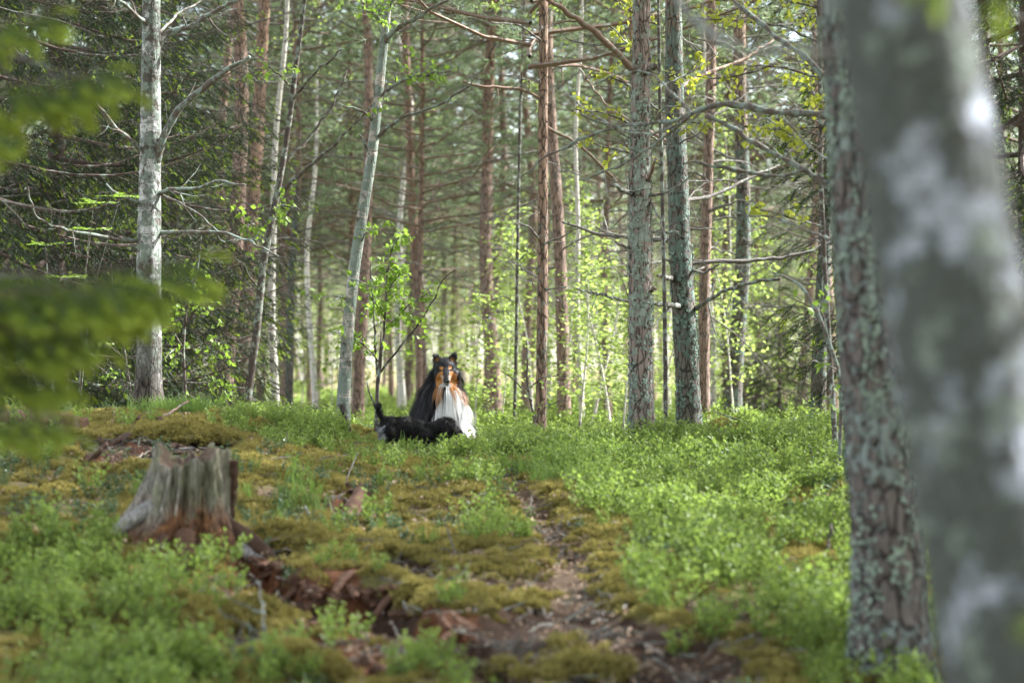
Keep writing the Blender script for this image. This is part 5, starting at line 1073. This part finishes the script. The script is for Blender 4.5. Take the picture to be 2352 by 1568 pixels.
# ------------------------------------------------------------------ dogs
def attr_mat(name, rough=.6, spec=.3):
    t = NT(name); a = t.n('ShaderNodeAttribute', attribute_name='col'); t.base(a.outputs['Color']); t.b.inputs['Roughness'].default_value = rough; t.b.inputs['Specular IOR Level'].default_value = spec; return t.m
M['coat'] = attr_mat('dog coat', .5, .3); M['curls'] = attr_mat('curly dog coat', .55, .22); M['skin'] = attr_mat('dog skin', .7, .2)
tt = NT('dog nose'); tt.b.inputs['Base Color'].default_value = (.008, .008, .009, 1); tt.b.inputs['Roughness'].default_value = .25; tt.b.inputs['Specular IOR Level'].default_value = .5; M['nose'] = tt.m
tt = NT('dog eye'); tt.b.inputs['Base Color'].default_value = (.012, .007, .004, 1); tt.b.inputs['Roughness'].default_value = .08; M['eye'] = tt.m
import bmesh
def body_mesh(prims, voxel, smooth=4):
    bm = bmesh.new()
    def ball(c, r, rot=None):
        m = Matrix.Translation(Vector(c)) @ (rot.to_matrix().to_4x4() if rot else Matrix.Identity(4)) @ Matrix.Diagonal((*r, 1))
        bmesh.ops.create_icosphere(bm, subdivisions=3, radius=1, matrix=m)
    for p_ in prims:
        if p_[0] == 'e': ball(p_[1], p_[2], p_[3] if len(p_) > 3 else None)
        else:
            pts, rr = p_[1], p_[2]
            for k in range(len(pts) - 1):
                L = (Vector(pts[k + 1]) - Vector(pts[k])).length; n = max(2, int(L / (min(rr[k], rr[k + 1]) * .4)))
                for q in range(n + 1):
                    u = q / n; r = rr[k] + (rr[k + 1] - rr[k]) * u; ball(Vector(pts[k]).lerp(Vector(pts[k + 1]), u), (r, r, r))
    me = bpy.data.meshes.new('body'); bm.to_mesh(me); bm.free(); o = bpy.data.objects.new('body_build', me); COL.objects.link(o)
    m = o.modifiers.new('r', 'REMESH'); m.mode = 'VOXEL'; m.voxel_size = voxel; m2 = o.modifiers.new('s', 'SMOOTH'); m2.factor = .5; m2.iterations = smooth
    dg = bpy.context.evaluated_depsgraph_get(); r = bpy.data.meshes.new_from_object(o.evaluated_get(dg)); bpy.data.objects.remove(o); bpy.data.meshes.remove(me); r.name = 'body'
    return r
def mesh_arrays(me):
    V = np.zeros(len(me.vertices) * 3, np.float32); me.vertices.foreach_get('co', V); me.calc_loop_triangles(); T = np.zeros(len(me.loop_triangles) * 3, np.int32); me.loop_triangles.foreach_get('vertices', T)
    N = np.zeros(len(me.vertices) * 3, np.float32); me.vertices.foreach_get('normal', N); return V.reshape(-1, 3).astype(float), T.reshape(-1, 3), N.reshape(-1, 3).astype(float)
def paint(me, fn):
    V, T, N = mesh_arrays(me); a = me.color_attributes.new('col', 'FLOAT_COLOR', 'POINT'); c = fn(V); a.data.foreach_set('color', np.concatenate([c, np.ones((len(c), 1))], 1).astype(np.float32).ravel())
    me.polygons.foreach_set('use_smooth', np.ones(len(me.polygons), bool))
def fur(me, n, colfn, dirfn, rng, width=.004, segs=4, curl=0.):
    V, T, N = mesh_arrays(me); A, B, C = V[T[:, 0]], V[T[:, 1]], V[T[:, 2]]; ar = np.linalg.norm(np.cross(B - A, C - A), axis=1); I = rng.choice(len(T), n, p=ar / ar.sum()); u = rng.random((n, 2)); s = u.sum(1) > 1; u[s] = 1 - u[s]
    P = A[I] + (B - A)[I] * u[:, :1] + (C - A)[I] * u[:, 1:]; Nn = unit(N[T[I]].mean(1)); D, L, lift = dirfn(P, Nn); D = unit(D - Nn * (D * Nn).sum(1, keepdims=True) * .9); L = L * (.7 + .5 * rng.random(n)); col = colfn(P) * (.75 + .5 * rng.random((n, 1)))
    S_ = unit(np.cross(D, Nn)); V_, F_, C_ = [], [], []; ph = rng.random(n) * 6.28
    Pk = P - Nn * .003; prev = Pk
    for k in range(segs + 1):
        t_ = k / segs; q = P + Nn * (lift * L * (1 - (1 - t_) ** 2))[:, None] + D * (L * t_)[:, None] + np.array([0, 0, -1]) * (L * .22 * t_ ** 2)[:, None]
        if curl: q = q + (S_ * np.sin(ph + t_ * 7)[:, None] + Nn * np.cos(ph + t_ * 7)[:, None]) * curl * t_
        w_ = width * (1 - t_ ** 1.5) + .0006; V_ += [q - S_ * w_ / 2, q + S_ * w_ / 2]
    Vv = np.stack(V_, 1).reshape(-1, 3); m = 2 * (segs + 1); o = np.arange(n)[:, None] * m
    F = np.concatenate([o + [2 * k, 2 * k + 1, 2 * k + 3, 2 * k + 2] for k in range(segs)]); mb = MB(); mb.add(Vv, F, 0, np.repeat(col, m, 0)); return mb
# --- collie, sitting, looking at the camera
DG = 19.75; cx = at(1029, 900, DG)[0]; CB = np.array([cx, DG, h1(cx, DG) - .04])
Zg = .77
E = Quaternion
prims = [('e', (-.09, .27, .22), (.19, .26, .23)), ('e', (-.12, .16, .14), (.14, .2, .13)), ('e', (.08, .2, .13), (.09, .18, .12)), ('e', (-.055, .09, .30), (.195, .17, .22)), ('e', (-.042, .06, .43), (.165, .13, .16)), ('e', (-.032, .06, .52), (.138, .10, .115)), ('e', (-.02, .0, .45), (.125, .125, .13)), ('e', (.01, -.05, .36), (.12, .09, .17)),
         ('e', (-.028, .035, .58), (.115, .10, .13)),
         ('e', (-.024, -.015, .655), (.080, .095, .073)), ('c', [(-.02, -.05, .625), (-.012, -.13, .585), (-.003, -.20, .548)], [.058, .043, .026]), ('c', [(-.016, -.05, .57), (-.003, -.185, .525)], [.045, .018]),
         ('e', (-.075, -.03, .585), (.042, .055, .055)), ('e', (.05, -.03, .585), (.042, .055, .055)),
         ('c', [(-.10, .0, .30), (-.095, -.06, .14), (-.095, -.07, .03)], [.06, .04, .034]), ('c', [(.075, -.01, .30), (.08, -.08, .14), (.085, -.09, .03)], [.06, .04, .034]), ('e', (-.095, -.095, .022), (.036, .05, .024)), ('e', (.085, -.115, .022), (.036, .05, .024)),
         ('e', (-.19, .0, .03), (.045, .1, .03)), ('e', (.14, .05, .03), (.045, .1, .03)), ('c', [(-.1, .5, .1), (-.2, .62, .05), (-.34, .66, .05)], [.05, .05, .03]),
         ('c', [(-.078, .015, .690), (-.094, .005, .728), (-.104, -.012, .752)], [.040, .028, .012]), ('c', [(-.104, -.012, .752), (-.112, -.042, .738), (-.110, -.050, .725)], [.012, .013, .008]), ('e', (-.088, .0, .715), (.034, .016, .034)),
         ('c', [(.026, .015, .690), (.042, .005, .733), (.052, -.012, .762)], [.040, .028, .012]), ('c', [(.052, -.012, .762), (.064, -.042, .747), (.063, -.050, .733)], [.012, .013, .008]), ('e', (.036, .0, .718), (.034, .016, .034))]
body = body_mesh(prims, .0085, 3)
BLK, TAN, WHT = np.array([.011, .011, .014]), np.array([.36, .155, .045]), np.array([.8, .8, .79])
def col_collie(P):
    X, Yy, Zz = P[:, 0], P[:, 1], P[:, 2]; n = len(P); c = np.tile(BLK, (n, 1)); f = Yy < .13
    j = (vnoise(X * 40, Zz * 18) - .5) * .03
    xc = np.interp(Zz, [0, .25, .40, .48], [.025, .025, .03, .03]); hw = np.interp(Zz, [0, .25, .30, .36, .40, .44, .48, .5], [.16, .145, .132, .114, .095, .074, .052, .03])
    wm = f & (np.abs(X - xc + j) < hw) & (Zz < .507); c[wm] = WHT
    Xf = X + .010
    tn = f & (Zz > .47) & (Zz < .622 + j) & (np.abs(Xf) > .026) & (np.abs(Xf) < np.interp(Zz + j, [.47, .54, .59, .62], [.078, .088, .080, .050])); c[tn] = TAN
    fr = f & (Zz > .41) & (Zz <= .49) & (np.abs(np.abs(X - .018 + j) - np.interp(Zz, [.40, .44, .48], [.108, .088, .068])) < .013); c[fr] = TAN * .8 + WHT * .12
    br = f & (((X + .050) ** 2 + (Zz - .645) ** 2 < .015 ** 2) | ((X - .017) ** 2 + (Zz - .652) ** 2 < .016 ** 2)); c[br] = TAN * 1.15
    mz = (Yy < -.10) & (Zz > .498) & (np.abs(Xf) > .020) & (Zz < .585); c[mz] = TAN * .65 + WHT * .22
    ch = (Yy < -.10) & (Zz > .496) & (Zz < .528); c[ch] = WHT * .55
    dk = (Yy < -.10) & (np.abs(Xf - (0.628 - Zz) * .07) < .0165) & (Zz > .535); c[dk] = [.022, .021, .023]
    lip = (Yy < -.12) & (np.abs(Zz - .517) < .006); c[lip] = BLK
    ear = (Zz > .70) & (Yy < -.012) & (Zz < .728) & (np.abs(np.abs(X + .027) - .062) < .017); c[ear] = TAN * .4
    lg = f & (Zz < .2) & (np.abs(X) < .17) & (Yy < .02); c[lg] = WHT * .95
    return c
def dir_collie(P, N):
    X, Yy, Zz = P[:, 0], P[:, 1], P[:, 2]; n = len(P); D = np.tile([0, 0, -1.0], (n, 1)) + np.stack([(X + .02) * 1.0, np.where(Yy < .1, -.1, .2), np.zeros(n)], 1)
    q = P * 16; D = D + np.stack([vnoise(q[:, 0] + 40 * k, q[:, 1], q[:, 2] * .6) - .5 for k in range(3)], 1) * .55
    face = (Zz > .50) & (Yy < -.02) & (np.abs(X + .015) < .10); L = np.where(Zz > .56, .10, .13); L = np.where((Yy < .1) & (Zz < .50), .15, L); lift = np.full(n, .36)
    L = np.where((Yy < .1) & (Zz < .505) & (Zz > .38) & (np.abs(X - .018) > .05) & (np.abs(X - .018) < .115), .105, L); L = np.where(face, .012, L); lift = np.where(face, .15, lift)
    fb = face & (Yy < -.04); D[fb] = np.stack([np.sign(X[fb] + .015) * .6, np.full(fb.sum(), 1.0), np.full(fb.sum(), .25)], 1)
    cheek = (Zz > .52) & (Zz < .63) & (Yy > -.05) & (Yy < .03) & (np.abs(X + .015) > .06); L = np.where(cheek, .055, L)
    ear = Zz > .70; L = np.where(ear, .022, L); D[ear] = np.stack([(X[ear] + .028) * 4, np.full(ear.sum(), .2), np.full(ear.sum(), .5)], 1)
    top = (Zz > .66) & (Zz <= .70); L = np.where(top, .03, L); D[top] = np.stack([X[top] + .02, np.full(top.sum(), .8), np.full(top.sum(), -.2)], 1)
    paw = Zz < .12; L = np.where(paw, .03, L); return D, L, lift
paint(body, col_collie); body.materials.append(M['skin'])
t = thing('collie', 'long haired black, white and tan collie sitting upright and facing the viewer', 'dog', tuple(CB))
ob = obj('body', body, t); rng = np.random.default_rng(55)
mb = fur(body, 15000, col_collie, dir_collie, rng, .0048); obj('coat', mb.mesh('coat', [M['coat']], True, True), ob)
Vb, Tb, Nb = mesh_arrays(body); bvh = BVHTree.FromPolygons([tuple(v) for v in Vb], [tuple(int(q) for q in f) for f in Tb])
def front_hit(X_, Z_): r = bvh.ray_cast(Vector((X_, -2, Z_)), Vector((0, 1, 0))); return r[0]
def ball_mesh(name, r, mat):
    bm = bmesh.new(); bmesh.ops.create_icosphere(bm, subdivisions=3, radius=1, matrix=Matrix.Diagonal((*r, 1))); me = bpy.data.meshes.new(name); bm.to_mesh(me); bm.free(); me.materials.append(mat)
    me.polygons.foreach_set('use_smooth', np.ones(len(me.polygons), bool)); return me
em = ball_mesh('eye', (.0105, .009, .0085), M['eye'])
for ex, ez in ((-.0545, .625), (.0235, .630)): h_ = front_hit(ex, ez); obj('eye', em, ob, loc=(ex, h_.y + .001, ez))
h_ = front_hit(-.001, .545); obj('nose', ball_mesh('nose', (.0205, .014, .0165), M['nose']), ob, loc=(0.0, h_.y - .002, .541))
# --- curly black puppy walking in front of it, nose down to the right
DT = 19.1; tx = at(960, 985, DT)[0]; TB = np.array([tx, DT, h1(tx, DT) - .005]); k_ = .0006
def tp(cxp, cyp, yy=0.): return ((cxp - 800) * .000603, yy, (1455 - cyp) * .000603)
prims = [('e', tp(440, 1130), (.085, .065, .080)), ('e', tp(600, 1128), (.12, .066, .074)), ('e', tp(790, 1175), (.11, .066, .072)), ('e', tp(910, 1195), (.075, .062, .066)), ('c', [tp(940, 1165), tp(1060, 1135), tp(1140, 1110)], [.056, .048, .046]),
         ('e', tp(1170, 1100), (.060, .056, .058)), ('c', [tp(1190, 1120), tp(1265, 1180), tp(1335, 1205)], [.042, .032, .020]), ('c', [tp(1235, 1190), tp(1275, 1280), tp(1285, 1345)], [.034, .028, .014]), ('e', tp(1120, 1190, -.055), (.034, .016, .066), E((0, 1, 0), .15)), ('e', tp(1120, 1190, .055), (.034, .016, .066)),
         ('c', [tp(370, 1060), tp(320, 970), tp(285, 900), tp(262, 850), tp(280, 825)], [.022, .018, .016, .016, .013]),
         ('c', [tp(430, 1180, -.04), tp(390, 1290, -.045), tp(420, 1380, -.045), tp(410, 1445, -.045)], [.06, .038, .026, .024]), ('c', [tp(450, 1180, .04), tp(430, 1290, .045), tp(480, 1380, .045), tp(470, 1445, .045)], [.06, .038, .026, .024]),
         ('c', [tp(890, 1220, -.04), tp(930, 1330, -.045), tp(950, 1445, -.045)], [.048, .032, .025]), ('c', [tp(930, 1220, .04), tp(1040, 1320, .045), tp(1060, 1445, .045)], [.048, .032, .025])]
body = body_mesh(prims, .0095, 2)
def col_pup(P):
    X, Yy, Zz = P[:, 0], P[:, 1], P[:, 2]; c = np.tile([.0065, .006, .0065], (len(P), 1)); n = vnoise(X * 60, Zz * 60)
    c[(n > .72)] = [.018, .014, .013]
    g = (X > .24) & (Zz < .13) & (n > .45); c[g] = [.30, .29, .29]
    g = (X < -.255) & (Zz < .22) & (Zz > .08) & (X > -.32) & (n > .3); c[g] = [.40, .42, .45]
    g = (X > .10) & (X < .24) & (Zz < .11) & (Yy > 0); c[g] = [.5, .5, .5]
    return c
def dir_pup(P, N):
    n = len(P); q = P * 24; D = np.stack([vnoise(q[:, 0] + 40 * k, q[:, 1], q[:, 2]) - .5 for k in range(3)], 1) * 4.2 + [.3, 0, -.55] + np.random.default_rng(2).normal(0, .22, (n, 3)); L = np.full(n, .036); L = np.where((P[:, 0] > .26) & (P[:, 2] < .15), .05, L); L = np.where((P[:, 0] < -.28) & (P[:, 2] > .22), .02, L)
    return D, L, np.full(n, .55)
paint(body, col_pup); body.materials.append(M['skin'])
t = thing('puppy', 'small curly black dog walking past the collie with its nose to the ground', 'dog', tuple(TB))
ob = obj('body', body, t); mb = fur(body, 13000, col_pup, dir_pup, np.random.default_rng(56), .0055, 5, .009); obj('coat', mb.mesh('coat', [M['curls']], True, True), ob)
obj('nose', ball_mesh('nose', (.012, .012, .010), M['nose']), ob, loc=tp(1350, 1222)); em = ball_mesh('eye', (.008, .008, .008), M['eye'])
for yy in (-.045, .045): obj('eye', em, ob, loc=tp(1225, 1125, yy))
